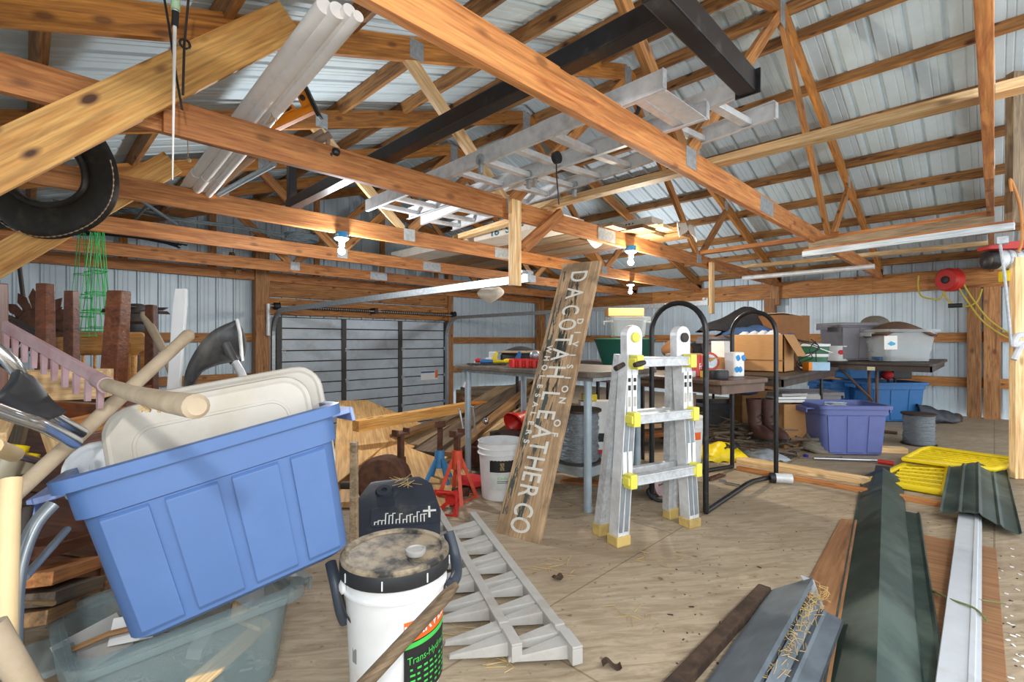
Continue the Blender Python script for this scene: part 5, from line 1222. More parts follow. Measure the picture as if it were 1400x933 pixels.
# yellow mats
def mat_panel(label, pix, z, nu, nv, chamf):
    Q = [on(x, y, z) for x, y in pix]
    t = thing('yellow_mat', label, 'traction mat', T(*((Q[0]+Q[2])/2-V((0, 0, .03)))), 'yellow traction mats')
    n = len(Q); obj('border', MB().tube([q for q in Q], .02, 8, True), YEL, t, I4, smooth=True)
    q0, q1, q2, q3 = [on(x, y, z) for x, y in chamf]
    mb = MB(); vs = [q0.lerp(q1, i/nu).lerp(q3.lerp(q2, i/nu), j/nv) for i in range(nu+1) for j in range(nv+1)]
    fs = [(i*(nv+1)+j, (i+1)*(nv+1)+j, (i+1)*(nv+1)+j+1, i*(nv+1)+j+1) for i in range(nu) for j in range(nv) if not (j % 2 == 1 and (i+2*(j % 4 == 1)) % 4 < 2)]
    mb.add(vs, fs); obj('slotted_panel', mb, YEL, t, I4, solid=.016)
    for k in range(6):
        a_ = q0.lerp(q3, (k+.5)/6); b_ = q1.lerp(q2, (k+.5)/6); obj('ridge', MB().tube([a_, b_], .008, 6), YEL, t, I4)
mat_panel('yellow slotted plastic mat lying flat, half under the green roofing offcut', [(1189, 657), (1216, 645), (1236, 636), (1296, 640), (1290, 675), (1228, 664)], .025, 26, 11, [(1214, 661), (1289, 674), (1296, 640), (1234, 637)])
mat_panel('yellow slotted plastic mat lying on top, the larger farther one', [(1236, 628), (1260, 615), (1272, 613), (1390, 629), (1389, 635), (1358, 642), (1328, 640)], .07, 30, 11, [(1240, 627), (1355, 641), (1384, 630), (1268, 614)])
board2 = lambda a, b, w_, h_, m, l: beam('floor_board', on(*a, h_/2), on(*b, h_/2), w_, h_, m, label=l, cat='board', group='loose boards on the floor')
board2((1010, 629), (1192, 659), .12, .04, W_LIGHT, 'pale orange board across the floor behind the black cart')
board2((1008, 640), (1290, 690), .05, .03, W_RED, 'thin reddish board lying parallel in front of the pale orange one')
board2((1194, 614), (1238, 616), .09, .05, W_LIGHT, 'short pale block beside the wire spool')
obj('red_bar', MB().tube([on(1112, 627, .02), on(1200, 630, .02)], .012, 10), CHROME, smooth=True, label='chrome bar on the floor in front of the periwinkle tote', cat='bar')
obj('red_bar', MB().tube([on(1200, 631, .025), on(1222, 634, .025)], .018, 10), RED, smooth=True, label='red painted bar end in front of the yellow mats', cat='bar')
# floor litter
mb = MB()
for k in range(130):
    x, y = random.uniform(900, 1420), random.uniform(640, 950); p = on(x, y, .002)
    mb.cb((0, 0, 0), (random.choice((.004, .006, .01, .02)), random.uniform(.002, .007), .002), T(*p) @ RZ(random.uniform(0, 6)))
obj('floor_debris', mb, BARK, label='dark crumbs of bark and dirt scattered on the plywood floor', cat='debris', kind='stuff')
mb = MB()
for k in range(55):
    x, y = random.gauss(1375, 22), min(950, random.gauss(880, 60)); p = on(x, y, .002)
    mb.prism(rrect(random.uniform(.006, .017), random.uniform(.005, .012), .0024, 2), 0, .002, T(*p) @ RZ(random.uniform(0, 6)))
obj('paint_flakes', mb, PAPER, label='white paint flakes scattered at the lower right of the floor', cat='flakes', kind='stuff')
mb = MB()
for (x, y, n_) in ((770, 780, 12), (860, 845, 10), (905, 765, 10), (690, 905, 25), (760, 670, 14), (860, 690, 12), (650, 860, 12)):
    for k in range(n_):
        p = on(x+random.gauss(0, 16), y+random.gauss(0, 7), .004); a = random.uniform(0, pi); l = random.uniform(.02, .08); mb.tube([p, p+V((l*cos(a), l*sin(a), .002))], .0012, 4)
obj('straw_bits', mb, STRAW, label='thin bits of straw scattered across the middle of the floor', cat='straw', kind='stuff')
obj('dry_leaf', MB().grid(lambda u, v: on(762, 792, .004)+RT*(u-.5)*.05+FW*(v-.5)*.035*(1-(2*u-1)**2)+V((0, 0, .012*sin(6*u)*sin(5*v)+.01)), 8, 6), BARK, solid=.001, label='dry curled leaf on the open floor right of the sign', cat='leaf')
obj('dry_leaf', MB().grid(lambda u, v: on(836, 913, .004)+RT*(u-.5)*.06+FW*(v-.5)*.03+V((0, 0, .012*sin(6*u)+.012)), 8, 4), BARK, solid=.001, label='dry crumpled leaf on the floor right of the toothed strips', cat='leaf')
obj('green_twig', MB().tube(spline([on(1275, 808, .01), on(1300, 820, .05), on(1332, 832, .06), on(1350, 850, .05)], 5), .004, 6).tube([on(1338, 820, .05), on(1375, 826, .03)], .003, 5), mat('dry_green', '#6f7a4c', rough=.9), label='dry greenish plant stem lying across the pale trim strip', cat='plant stem')

# ================================================================ TABLES AND STORAGE
def ftable(name, label, x0, x1, y0, y1, z, m, legs, lm=BLK, apron=.06, M=I4, edge=None):
    t = thing(name, label, 'folding table', M @ T((x0+x1)/2, (y0+y1)/2, 0))
    obj('tabletop', MB().prism(rrect(x1-x0, y1-y0, .06, 5, (x0+x1)/2, (y0+y1)/2), z-.03, z), m, t, M, bevel=.006)
    mb = MB()
    for a, b in (((x0+.03, y0+.03), (x1-.03, y0+.045)), ((x0+.03, y1-.045), (x1-.03, y1-.03)), ((x0+.03, y0+.03), (x0+.045, y1-.03)), ((x1-.045, y0+.03), (x1-.03, y1-.03))):
        mb.box((a[0], a[1], z-.03-apron), (b[0], b[1], z-.03))
    obj('apron', mb, m, t, M)
    for x, y in legs: obj('leg', MB().tube([(x, y, 0), (x, y, z-.04)], .016, 10), lm, t, M, smooth=True)
    return t
ftable('folding_table', 'brown-topped table with rounded corner behind the nearer black hoop', 0, .53, 0, 1.2, .775, BROWNT, ((.06, 1.1), (.46, 1.1)), BLK, M=T(3.07, 1.2, 0) @ RZ(R(-13.8)))
t = thing('bent_leg_stand', 'brown tubular bent leg stand under the front corner of the brown table', 'stand', T(3.2, 1.5, 0))
for x in (940, 948): pass
obj('upright', MB().tube([at(944, 632, 3.15), at(948, 538, 3.15)], .018, 10), BROWNP, t, I4, smooth=True)
obj('upright', MB().tube(spline([at(925, 535, 3.2), at(922, 556, 3.2), at(936, 574, 3.18), at(945, 586, 3.16)], 5), .016, 10), BROWNP, t, I4, smooth=True)
P = at(944, 632, 3.15); obj('foot_bar', MB().tube([V((P.x-.15, P.y-.1, .02)), V((P.x+.12, P.y+.08, .02))], .018, 10).tube([P, V((P.x, P.y, .02))], .018, 10), BROWNP, t, I4, smooth=True)
ftable('folding_table', 'dark table with frayed edge carrying the large cardboard box', 4.3, 6.2, 1.18, 2.3, .74, BROWND, ((4.45, 1.3), (6.05, 1.32), (4.45, 2.2), (6.05, 2.2)), BLK)
t4 = ftable('folding_table', 'brown folding table with a central brace leg below the grey tote', 6.5, 8.3, .42, 1.4, .79, BROWND, ((6.72, .93), (6.72, 1.0), (8.1, .93), (8.1, 1.0)), BROWNP)
obj('foot_bar', MB().tube([(6.72, .75, .018), (6.72, 1.2, 0.018)], .016, 8), BROWNP, t4, I4)
obj('brace', MB().tube([(6.72, .965, .35), (6.6, 1.28, .74)], .014, 8), BROWNP, t4, I4); obj('edge_label', MB().box((6.522, .92, .7), (6.529, .99, .74)), mat('pale_label', '#d2c9a8'), t4, I4, label='pale paper label')
# --- on the brace-leg table
def place(px, d, z): p = at(px, 466, d); p.z = z; return p
def box_tote(name, label, px, d, z, w, dp, h, m, yaw=0, **k): return tote(name, label, axes(place(px, d, z), RT*cos(yaw)+FW*sin(yaw), z=UP), w, dp, h, m, **k)
box_tote('storage_tote', 'grey plastic tote on the brown folding table', 1158, 5.75, .792, .44, .4, .44, GREYT, ribs=1, taper=.86, band=.12)
obj('grey_sack', MB().ball((0, 0, .0), (.2, .16, .13), 16, 10, T(*at(1196, 446, 6.0))), mat('grey_sack', '#6f675d', rough=.9, bump=.3), smooth=True, label='grey rounded sack top behind the grey tote', cat='sack')
box_tote('clear_bin', 'clear plastic bin with a blue card inside on the brown folding table', 1226, 5.45, .792, .56, .45, .36, GCLEAR, ribs=0, taper=.84, band=.1)
c = place(1226, 5.4, .0)
obj('folded_blanket', MB().grid(lambda u, v: c+RT*(.56*(u-.5))+FW*(.4*(v-.5))+V((0, 0, 1.1+.13*sin(pi*u)*sin(pi*(.15+.7*v))+.012*sin(12*u+6*v))), 20, 12), CLOTHBR, solid=.03, smooth=True, label='brown blanket heaped over the top of the clear bin', cat='blanket')
Mq = axes(place(1218, 5.22, .93), RT, z=UP); t = thing('card', 'white card with blue print inside the clear bin', 'card', Mq); obj('sheet', MB().box((-.07, 0, 0), (.07, .003, .15)), PAPER, t); obj('blue_print', MB().prism([(-.04, .06), (.0, .09), (.05, .07), (.045, .05), (0, .04)], -.001, .001, RX(R(90))), mat('cyan_print', '#35a3c8'), t)
for l, x, m in (('blue folder lying in the bottom of the clear bin', 1208, JEAN), ('yellow envelope lying in the bottom of the clear bin', 1232, STRAW)): obj('folder', MB().cb((0, 0, 0), (.18, .12, .03), axes(place(x, 5.4, .83), RT, z=UP+RT*.2)), m, bevel=.006, label=l, cat='folder')
t = thing('ice_cream_pail', 'white plastic pail with red oval logos on the brown folding table', 'pail', axes(place(1146, 5.68, .792), RT, z=UP))
obj('pail_body', MB().lathe([(.02, 0), (.105, 0), (.118, .16), (.122, .165), (.122, .175), (.112, .175), (.1, .01)], 30), WHITEP, t, smooth=30)
for a in (-110, -55): obj('oval_logo', MB().grid(lambda u, v: V((.1155*cos(R(a)+(u-.5)*.55), .1155*sin(R(a)+(u-.5)*.55), .1+(v-.5)*.055*math.sqrt(max(0, 1-(2*u-1)**2)))), 12, 2), INKR, t)
t = thing('green_bucket', 'green bucket with white rim and handle beside the cardboard box', 'bucket', T(*place(1112, 5.0, .742)))
obj('pail', MB().lathe([(.02, 0), (.115, 0), (.14, .24), (.13, .24), (.105, .01)], 30), GREENB, t, smooth=30); obj('white_bands', MB().lathe([(.146, .225), (.15, .23), (.15, .25), (.143, .252)], 30).lathe([(.131, .12), (.134, .125), (.135, .145), (.132, .15)], 30).lathe([(.118, 0), (.12, .012), (.117, .014)], 30), WHITEP, t, smooth=30)
obj('handle', MB().tube([(.145*cos(a), -.03-.14*abs(sin(a)), .235-.07*sin(a)) for a in [pi*k/14 for k in range(15)]], .006, 8), WHITEP, t, smooth=True)
mb = MB()
for k in range(5): mb.tube(spline([at(1096+random.uniform(-8, 20), 466+random.uniform(-3, 3), 4.75) if i == 0 else at(1100+random.uniform(-14, 22), 466+i*9+random.uniform(-4, 4), 4.72) for i in range(6)], 4), .005, 5)
obj('black_wires', mb, BLKP, label='tangle of black wires draped over the green bucket', cat='wires')
# --- big cardboard box
Mb = T(4.78, 1.33, .742); t = thing('cardboard_box', 'large open cardboard box on the dark table behind the farther hoop', 'box', Mb)
for a, b in (((0, 0, 0), (.012, .46, .34)), ((.3, 0, 0), (.312, .46, .34)), ((0, 0, 0), (.312, .012, .34)), ((0, .448, 0), (.312, .46, .34)), ((0, 0, 0), (.312, .46, .008))): obj('side', MB().box(a, b), CARD, t, bevel=.001)
obj('flap', MB().prism([(0, 0), (.3, 0), (.28, -.22), (.03, -.22)], -.003, .003, T(0, 0, .34) @ RX(R(62))), CARD, t); obj('tape_seam', MB().box((-.002, .0, .1), (.0, .46, .112)), CARDD, t)
for i in range(4): obj('white_cloth', MB().grid(lambda u, v: V((4.84+.16*u+.02*i, 1.4+.09*i+.12*v, 1.06+.05*sin(pi*u)*sin(pi*v)+.015*sin(9*u+7*v+i))), 8, 8), CLOTHW, solid=.006, smooth=True, label=['crumpled white cloth at the near end of the cardboard box', 'crumpled white cloth second in the cardboard box', 'crumpled white cloth third in the cardboard box', 'crumpled white cloth at the far end of the cardboard box'][i], cat='cloth', group='cloths in the cardboard box')
Mq = axes(place(1116, 4.65, .742), RT, z=UP); t = thing('card_carton', 'small blue and orange carton at the right end of the dark table', 'carton', Mq); obj('carton_body', MB().box((-.1, -.05, 0), (.1, .05, .08)), mat('pale_blue_card', '#9fc1da'), t, bevel=.002); obj('orange_end', MB().box((-.103, -.051, 0), (-.07, .051, .081)), ORANGE, t)
# behind: jackets, boxes, brown box
def heap(name, label, px, py, d, w, hh, dp, m, cat, seed=0, nz=1.0):
    c = at(px, py, d)
    return obj(name, MB().grid(lambda u, v: c+RT*(w*(u-.5))+FW*(dp*(v-.5))+V((0, 0, hh*max(0, sin(pi*u))**.6*max(0, sin(pi*v))**.6*(1+.25*nz*sin(7*u+seed)*sin(6*v+2*seed))+.012*nz*sin(17*u+9*v+seed)-.006)), 20, 12), m, smooth=True, solid=.008, label=label, cat=cat)
heap('folded_jacket', 'dark jackets heaped behind the farther black hoop', 1018, 452, 5.6, .95, .22, .5, CLOTHB, 'clothes', 1)
heap('blue_jeans', 'folded blue denim below the dark jackets', 1030, 458, 5.4, .7, .1, .4, JEAN, 'clothes', 2)
tote('storage_tote', 'grey tote under the heaped dark jackets', axes(place(1000, 5.65, .742), RT, z=UP), .58, .45, .33, GREYT, ribs=0, taper=.9)
Mq = axes(place(1070, 5.4, .742), RT*.95+FW*.3, z=UP); t = thing('cardboard_box', 'brown cardboard box with torn paper on top behind the white cloths', 'box', Mq)
obj('carton_body', MB().box((-.22, -.15, 0), (.22, .15, .56)), CARDD, t, bevel=.004); obj('flap', MB().box((-.22, -.15, .56), (.05, .15, .565), RY(.12)), INSUL, t, label='torn pale paper on top')
for l, px, py, d, sz, m, nm in (('white and blue carton standing left of the jackets', 985, 462, 4.6, (.06, .2, .28), PAPER, 'carton'), ('brown paper bag slumped behind the ladder', 925, 480, 5.7, (.4, .3, .28), CARDD, 'paper_bag'), ('black cloth bag on the table behind the coffee can', 955, 480, 6.0, (.45, .3, .24), CLOTHB, 'cloth_bag'),
                            ('small open box printed white and blue right of the coffee can', 974, 488, 3.55, (.13, .12, .13), CARD, 'carton')):
    p = at(px, py, d); t = thing(nm, l, nm.replace('_', ' '), axes(V((p.x, p.y, .742 if d == 4.6 else .788 if d > 5 else .778)), RT*.95+FW*.2, z=UP+RT*(.0 if nm == 'carton' and sz[0] < .1 else .15)))
    if nm == 'carton':
        obj('carton_body', MB().box((-sz[0]/2, -sz[1]/2, 0), (sz[0]/2, sz[1]/2, sz[2])), m, t, bevel=.003); obj('printed_side', MB().box((-sz[0]/2+.005, -sz[1]/2-.001, .01), (sz[0]/2-.005, -sz[1]/2, sz[2]*.35)), INKB if sz[0] < .1 else PAPER, t)
    else: obj('bag_body', MB().grid(lambda u, v: V(((sz[0]/2)*cos(2*pi*u)*(sin(pi*v*.85+.35))*(1+.12*sin(8*pi*u)), sz[1]/2*sin(2*pi*u)*sin(pi*v*.85+.35), sz[2]*v)), 24, 8), m, t, smooth=True, solid=.004)
# --- items on the brown table (near black hoop)
t = thing('coffee_can', 'red coffee can lettered Fo on the brown table', 'can', axes(place(944, 3.45, .777), RT*.95+FW*.3, z=UP))
obj('can_body', MB().lathe([(.02, 0), (.074, 0), (.076, .004), (.074, .008), (.074, .15), (.077, .155), (.07, .158), (.066, .01)], 30), RED, t, smooth=30)
for ch, a in (('F', -70), ('o', -50)):
    cu = bpy.data.curves.new('letter', 'FONT'); cu.body = ch; cu.size = .06; cu.align_x = 'CENTER'; me = text_mesh(cu)
    for v in me.vertices: aa = R(a)+v.co.x/.0745; v.co = V((.0748*cos(aa), .0748*sin(aa), .05+v.co.y))
    me.materials.append(PAPER); link('letter', me, t, WM[t])
obj('plastic_rim', MB().lathe([(.078, .15), (.079, .156), (.076, .16)], 30), CARD, t, smooth=True)
Mq = axes(place(1004, 3.42, .777), RT*.92+FW*.4, z=UP); t = thing('tissue_roll_pack', 'white and blue printed wrapped pack at the brown table corner', 'pack', Mq)
obj('pack_body', MB().prism(rrect(.1, .1, .02, 4), 0, .17), PAPER, t, bevel=.008)
for z, x in ((.13, -.02), (.13, .03), (.05, .0), (.05, -.03)): obj('blue_mark', MB().prism(rrect(.035, .04, .012, 3), 0, .001, T(x, -.0505, z) @ RX(R(90)) @ RZ(.5)), INKB, t)
obj('pack_side', MB().prism(rrect(.05, .05, .012, 3), 0, .001, T(.0505, 0, .1) @ RY(R(90))), INKB, t)
obj('tape_roll', MB().lathe([(.03, 0), (.058, 0), (.06, .01), (.06, .045), (.055, .055), (.03, .055)], 26, T(*place(983, 3.2, .777))), BLKP, smooth=30, label='black roll of tape at the front edge of the brown table', cat='tape roll')
for l, px, w_, m in (('grey and silver roll beside the coffee can', 925, .05, SKIN_TAPE), ('white paper roll on the brown table front', 942, .045, PAPER)): obj('tape_roll', MB().lathe([(.03, 0), (w_, 0), (w_, .04), (.03, .04)], 24, T(*place(px, 3.4, .777))), m, smooth=30, label=l, cat='tape roll')
obj('yellow_box', MB().cb((0, 0, .022), (.05, .05, .044), axes(place(964, 3.3, .777), RT, z=UP)), YEL, bevel=.003, label='small yellow box beside the black tape roll', cat='box')
t = thing('red_caulk_gun', 'red round tin lying behind the coffee can', 'tin', axes(place(962, 3.6, .777), RT, z=UP)); obj('tin_body', MB().lathe([(.02, 0), (.07, 0), (.07, .12), (.02, .12)], 24, T(0, 0, .07) @ RX(R(75))), REDO, t, smooth=30); obj('lid', MB().lathe([(.05, .12), (.05, .126)], 20, T(0, 0, .07) @ RX(R(75))), GALV, t, smooth=30)
for l, px, d, m in (('chrome faucet part on the brown table beside the ladder', 915, 3.55, CHROME), ('tarnished pipe elbow on the brown table beside the ladder', 921, 3.68, RUST), ('grey gear part on the brown table behind the faucet part', 935, 3.7, GALV)):
    p = place(px, d, .777); t = thing('pipe_part', l, 'pipe part', T(*p)); obj('elbow', MB().tube([(0, 0, .0), (0, 0, .07), (.03, 0, .1), (.07, .01, .1)], .02, 10), m, t, smooth=True); obj('flange', MB().lathe([(.035, 0), (.035, .012), (.02, .02)], 16).lathe([(.03, 0), (.03, .02)], 14, T(.06, .01, .1) @ RY(R(90))), m, t, smooth=True)
for i, (a, b) in enumerate(((975, 1000), (985, 1012))): beam('steel_bar', place(a, 3.45+.1*i, .787), place(b, 3.5+.1*i, .787), .03, .018, DARK, label=['dark flat bar lying behind the blue printed pack', 'second dark flat bar lying farther back on the brown table'][i], cat='bar')
# --- on the work table
def wt(px, d): return place(px, d, TZ+.001)
t = thing('red_tray', 'red moulded parts tray on the work table', 'tray', axes(wt(728, 3.35), RT*.98-FW*.2, z=UP))
mb = MB().prism(rrect(.3, .16, .03, 4), 0, .006)
for a, b in (((-.15, -.08), (.15, -.075)), ((-.15, .075), (.15, .08)), ((-.15, -.08), (-.145, .08)), ((.145, -.08), (.15, .08)), ((-.055, -.08), (-.05, .08)), ((.05, -.08), (.055, .08))): mb.box((a[0], a[1], 0), (b[0], b[1], .055))
obj('tray_body', mb, REDP, t, bevel=.002)
for k in range(6): obj('scallop', MB().lathe([(.02, 0), (.022, .05)], 10, T(-.12+.048*k, -.08, 0)), REDP, t, smooth=True)
for i, (l, px, d, L_, m1, m2, yaw) in enumerate((('blue and yellow caulking gun on the work table', 674, 3.75, .2, BLUET3, YEL, .1), ('yellow-handled blue tool behind the red tray', 706, 3.8, .2, YEL, BLUET3, -.3), ('blue tool with black grip behind the red tray', 716, 3.9, .18, BLUET3, BLKP, .5), ('red screwdriver at the left corner of the work table', 660, 3.9, .12, RED, CHROME, 0), ('wooden-handled tool lying behind the tray', 742, 3.7, .16, W_OAK, CHROME, .2))):
    t = thing('hand_tool', l, 'hand tool', axes(wt(px, d), RT*cos(yaw)+FW*sin(yaw), z=UP), 'tools on the work table')
    obj('grip', MB().tube([(-L_/2, 0, .02), (-L_/2+.02, 0, .022), (0, 0, .02)], [.014, .019, .016], 10), m1, t, smooth=True); obj('shaft', MB().tube([(0, 0, .02), (L_*.4, 0, .02), (L_*.55, 0, .015)], [.012, .01, .006], 8), m2, t, smooth=True)
    if i < 3: obj('trigger', MB().prism([(-.02, 0), (.03, 0), (.04, .06), (.02, .07), (.0, .03)], -.008, .008, T(0, 0, .03) @ RX(R(90))), m2, t, bevel=.002)
t = thing('white_tool', 'white plastic tool with cord at the left of the work table', 'power tool', axes(wt(672, 4.0), RT, z=UP)); obj('body', MB().box((-.05, -.03, 0), (.06, .03, .04)).box((-.02, -.02, .03), (.05, .02, .09)), WHITEP, t, bevel=.01); obj('cord', MB().tube(spline([V((-.05, 0, .02)), V((-.1, .03, .006)), V((-.14, -.02, .006))], 5), .006, 6), WHITEP, t, smooth=True)
t = thing('brimmed_hat', 'dark cap with pale brim heaped on the work table', 'cap', axes(wt(712, 4.05), RT, z=UP)); obj('crown', MB().lathe([(.17, 0), (.17, .06), (.14, .1), (.05, .13), (.01, .135)], 24), CLOTHB, t, smooth=True); obj('brim', MB().lathe([(.14, .1), (.19, .085), (.185, .08)], 24), mat('tan_brim', '#8d7f67', rough=.9), t, smooth=True)
obj('small_carton', MB().box((-.09, -.06, 0), (.09, .06, .1), axes(wt(752, 3.6), RT, z=UP)), CARD, bevel=.003, label='small brown carton on the work table beside the sign edge', cat='carton')
t = thing('round_gauge', 'grey round knob standing on the red tray', 'gauge', T(*(wt(731, 3.4)+V((0, 0, .05))))); obj('dial', MB().ball((0, 0, .03), .035, 16, 10), GALV, t, smooth=True); obj('stem', MB().tube([(0, 0, .0), (0, 0, .02)], .012, 10), DARK, t, smooth=True)
mb = MB()
for k in range(90):
    p = wt(random.uniform(640, 690), random.uniform(3.55, 3.75)); mb.cb((0, 0, .005), (random.uniform(.01, .05), .008, .006), T(*p) @ RZ(random.uniform(0, 6)))
obj('nail_litter', mb, DARK, label='dark scatter of nails and screws at the left end of the work table', cat='nails', kind='stuff')
obj('price_tag', MB().box((-.006, -.002, 0), (.01, .002, .04), T(*at(634, 530, 3.66)) @ RY(.3)), mat('pink_tag', '#e4cfd0'), label='small pale tag on the left front pipe leg', cat='tag')
# --- behind the ladder: teal tub, clear box, carton top
t = thing('teal_tub', 'dark teal plastic tub behind the top of the step ladder', 'tub', axes(place(854, 4.9, .79), RT, z=UP)); obj('tub_body', MB().lathe([(.02, 0), (.22, 0), (.3, .24), (.31, .25), (.3, .26), (.2, .01)], 30), GREENT, t, smooth=30)
tote('clear_bin', 'small clear box standing in the teal tub behind the ladder', axes(place(858, 4.9, 1.06), RT, z=UP), .34, .26, .2, GCLEAR, ribs=0, taper=.9, band=.15)
obj('small_carton', MB().box((-.18, -.1, 0), (.18, .1, .08), axes(place(853, 5.0, 1.275), RT, z=UP)), CARD, bevel=.003, label='brown carton topping the clear box behind the ladder', cat='carton')
t = ftable('folding_table', 'table behind the ladder holding the teal tub', 3.5, 6.2, 2.4, 3.6, .785, BROWND, ((3.6, 2.5), (6.1, 2.5), (3.6, 3.5), (6.1, 3.5)), BLK)
for l, px, d, m in (('red plastic piece in front of the teal tub', 860, 4.3, REDP), ('tan clamp part in front of the teal tub', 875, 4.3, STRAW)): 
    t = thing('tool_part', l, 'tool part', T(*place(px, 4.35, .787))); obj('body', MB().box((-.06, -.04, 0), (.06, .04, .09), RZ(.4)), m, t, bevel=.015); obj('pin', MB().tube([(-.09, 0, .05), (.1, .03, .08)], .01, 8), GALV, t, smooth=True)
# --- under the tables
box_tote('storage_tote', 'periwinkle blue tote on the floor in front of the folding table', 1151, 4.52, .0, .58, .42, .45, BLUET2, yaw=-.05, ribs=2, taper=.88, band=.2)
mb = MB()
for k in range(7): mb.tube(spline([at(1140+random.uniform(-16, 24), 556+random.uniform(-6, 3), 4.5) for i in range(3)], 4), .007, 6)
obj('chain_pile', mb, GALV, smooth=True, label='bunch of grey chain and hooks on top of the periwinkle tote', cat='chain')
box_tote('storage_tote', 'big bright blue tote standing by the wall behind the brace leg', 1208, 6.35, .0, .72, .5, .5, BLUET3, ribs=2, taper=.88, band=.18)
box_tote('storage_tote', 'bright blue tote end showing above the left of the periwinkle tote', 1138, 6.75, .0, .4, .5, .47, BLUET3, ribs=1, taper=.88, band=.18)
box_tote('storage_tote', 'small sky blue tote stacked under the folding table top', 1172, 6.5, .52, .5, .35, .2, mat('sky_blue_plastic', '#2d7fc4', rough=.45), ribs=0, taper=.9, band=.3)
obj('red_rag', MB().ball((0, 0, .05), (.09, .07, .06), 12, 8, T(*place(1213, 6.3, .53))), INKR, smooth=True, label='red rag on the big bright blue tote', cat='rag')
obj('dark_basket', MB().box((-.12, -.1, 0), (.12, .1, .14), axes(place(1226, 6.4, .53), RT, z=UP)), BLKP, bevel=.01, label='dark basket on the big bright blue tote', cat='basket')
spool('spool of dull grey wire standing on the floor near the yellow mats', place(1256, 4.8, .0), .125, .31)
c = place(1274, 6.1, 0); Mq = axes(c, RT, z=UP)
obj('black_bag', MB().grid(lambda u, v: V((.5*(u-.45)+.05*v, .25*(v-.5), .02+.22*sin(pi*min(1, v*1.1))*(1-.6*u)+.012*sin(14*u+8*v))), 16, 12), DBLUE, None, Mq, smooth=True, solid=.01, label='dark blue vinyl bag slumped on the floor by the right wall', cat='bag')
obj('rags_bundle', MB().ball((0, 0, .05), (.08, .06, .05), 12, 8, T(*place(1308, 6.2, 0))), BARK, smooth=True, label='dark rag lump right of the dark vinyl bag', cat='rag')
t = thing('teal_clamp', 'teal metal fitting on the floor right of the periwinkle tote', 'fitting', T(*on(1202, 601))); obj('body', MB().lathe([(.05, 0), (.05, .03), (.03, .06), (.03, .1)], 14), mat('teal_paint', '#2d6a7a'), t, smooth=True); obj('arm', MB().tube([(0, 0, .08), (.08, 0, .03)], .015, 8), DARK, t, smooth=True)
c = on(1124, 616); t = thing('hose_coil', 'grey fabric coil with yellow lining on the floor before the periwinkle tote', 'coil', T(*c))
for k in range(4): obj('loop', MB().tube([((.17-.015*k)*cos(a*pi/12)*1.1, (.16-.015*k)*sin(a*pi/12), .03+.03*k+.012*sin(a*.8+k)) for a in range(24)], .028-.003*k, 8, True), mat('grey_canvas', '#8b8578', rough=.9) if k == 0 else bpy.data.materials['grey_canvas'], t, smooth=True)
obj('lining', MB().lathe([(.1, .04), (.08, .03), (.02, .03)], 18), STRAW, t, smooth=True)
# yellow bag, white bag, small cans
def lump(name, label, px, py, w, dp, hh, m, cat, seed, parts=None):
    c = on(px, py); t = thing(name, label, cat, axes(c, RT, z=UP))
    obj('bag_body', MB().grid(lambda u, v: V((w*(u-.5), dp*(v-.5), .004+hh*max(0, sin(pi*u))**.5*max(0, sin(pi*v))**.5*(.8+.2*sin(9*u+seed)*cos(7*v+seed))+.008*sin(21*u+13*v))), 22, 14), m, t, smooth=True, solid=.003)
    return t
t = lump('yellow_bag', 'crumpled yellow plastic bag with black lettering under the brown table', 986, 626, .38, .34, .15, YEL, 'bag', 1)
obj('black_print', MB().grid(lambda u, v: V((-.02+.16*u, -.12+.05*v+.05*u, .10+.03*v+.012*sin(9*u))), 8, 2), INK, t, solid=.002)
lump('white_bag', 'thin white plastic bag lying beside the farther black hoop', 1046, 626, .3, .3, .07, BAGC, 'bag', 3)
t = thing('wire_ring', 'small ring of dark wire on the floor right of the white bag', 'wire', T(*on(1078, 625)))
for k in range(3): obj('loop', MB().tube([(.08*cos(a*pi/10)*(1+.1*k), .06*sin(a*pi/10), .01+.01*k+.01*sin(a+k)) for a in range(20)], .004, 5, True), DARK, t)
obj('bottle_top', MB().lathe([(.02, 0), (.022, .015), (.015, .02)], 14, T(*on(1102, 625))), mat('cobalt', '#25339a'), smooth=True, label='tiny cobalt blue cap on the open floor', cat='cap')
t = thing('tin_can', 'crushed silver can lying by the cart base rail', 'can', axes(on(1068, 661)+V((0, 0, .035)), RT*.9-FW*.2, z=UP)); obj('can_body', MB().lathe([(.03, -.06), (.036, -.05), (.034, .0), (.036, .07), (.02, .07)], 18, RY(R(90))), ALU, t, smooth=30); obj('dark_end', MB().lathe([(.037, -.075), (.037, -.04)], 18, RY(R(90))), BLKP, t, smooth=30)
t = thing('wrench', 'chrome wrench on the floor inside the black cart', 'wrench', T(*on(1000, 662))); obj('shank', MB().bar(on(990, 660, .01), on(1012, 664, .01), .02, .008), CHROME, t, I4); obj('jaw', MB().lathe([(.012, 0), (.026, 0), (.026, .01), (.012, .01)], 14, T(*on(988, 659))), CHROME, t, I4, smooth=30)
obj('rusty_blade', MB().bar(on(968, 656, .01), on(988, 649, .01), .05, .008), RUST, label='rusty flat blade on the floor inside the black cart', cat='blade')
# white bucket by the ladder
P = on(938, 630); t = bucket('pale bucket with orange label standing right behind the ladder', P, .12, .14, .37, WHITEP, rot=math.atan2(-P.y, -P.x), bail=False); curved_label(t, .134, R(-30), R(60), .2, .33, INKO, 'orange_label')
obj('blue_lid_print', MB().lathe([(.145, .37), (.148, .385), (.02, .39)], 24), PAPER, t, smooth=30)
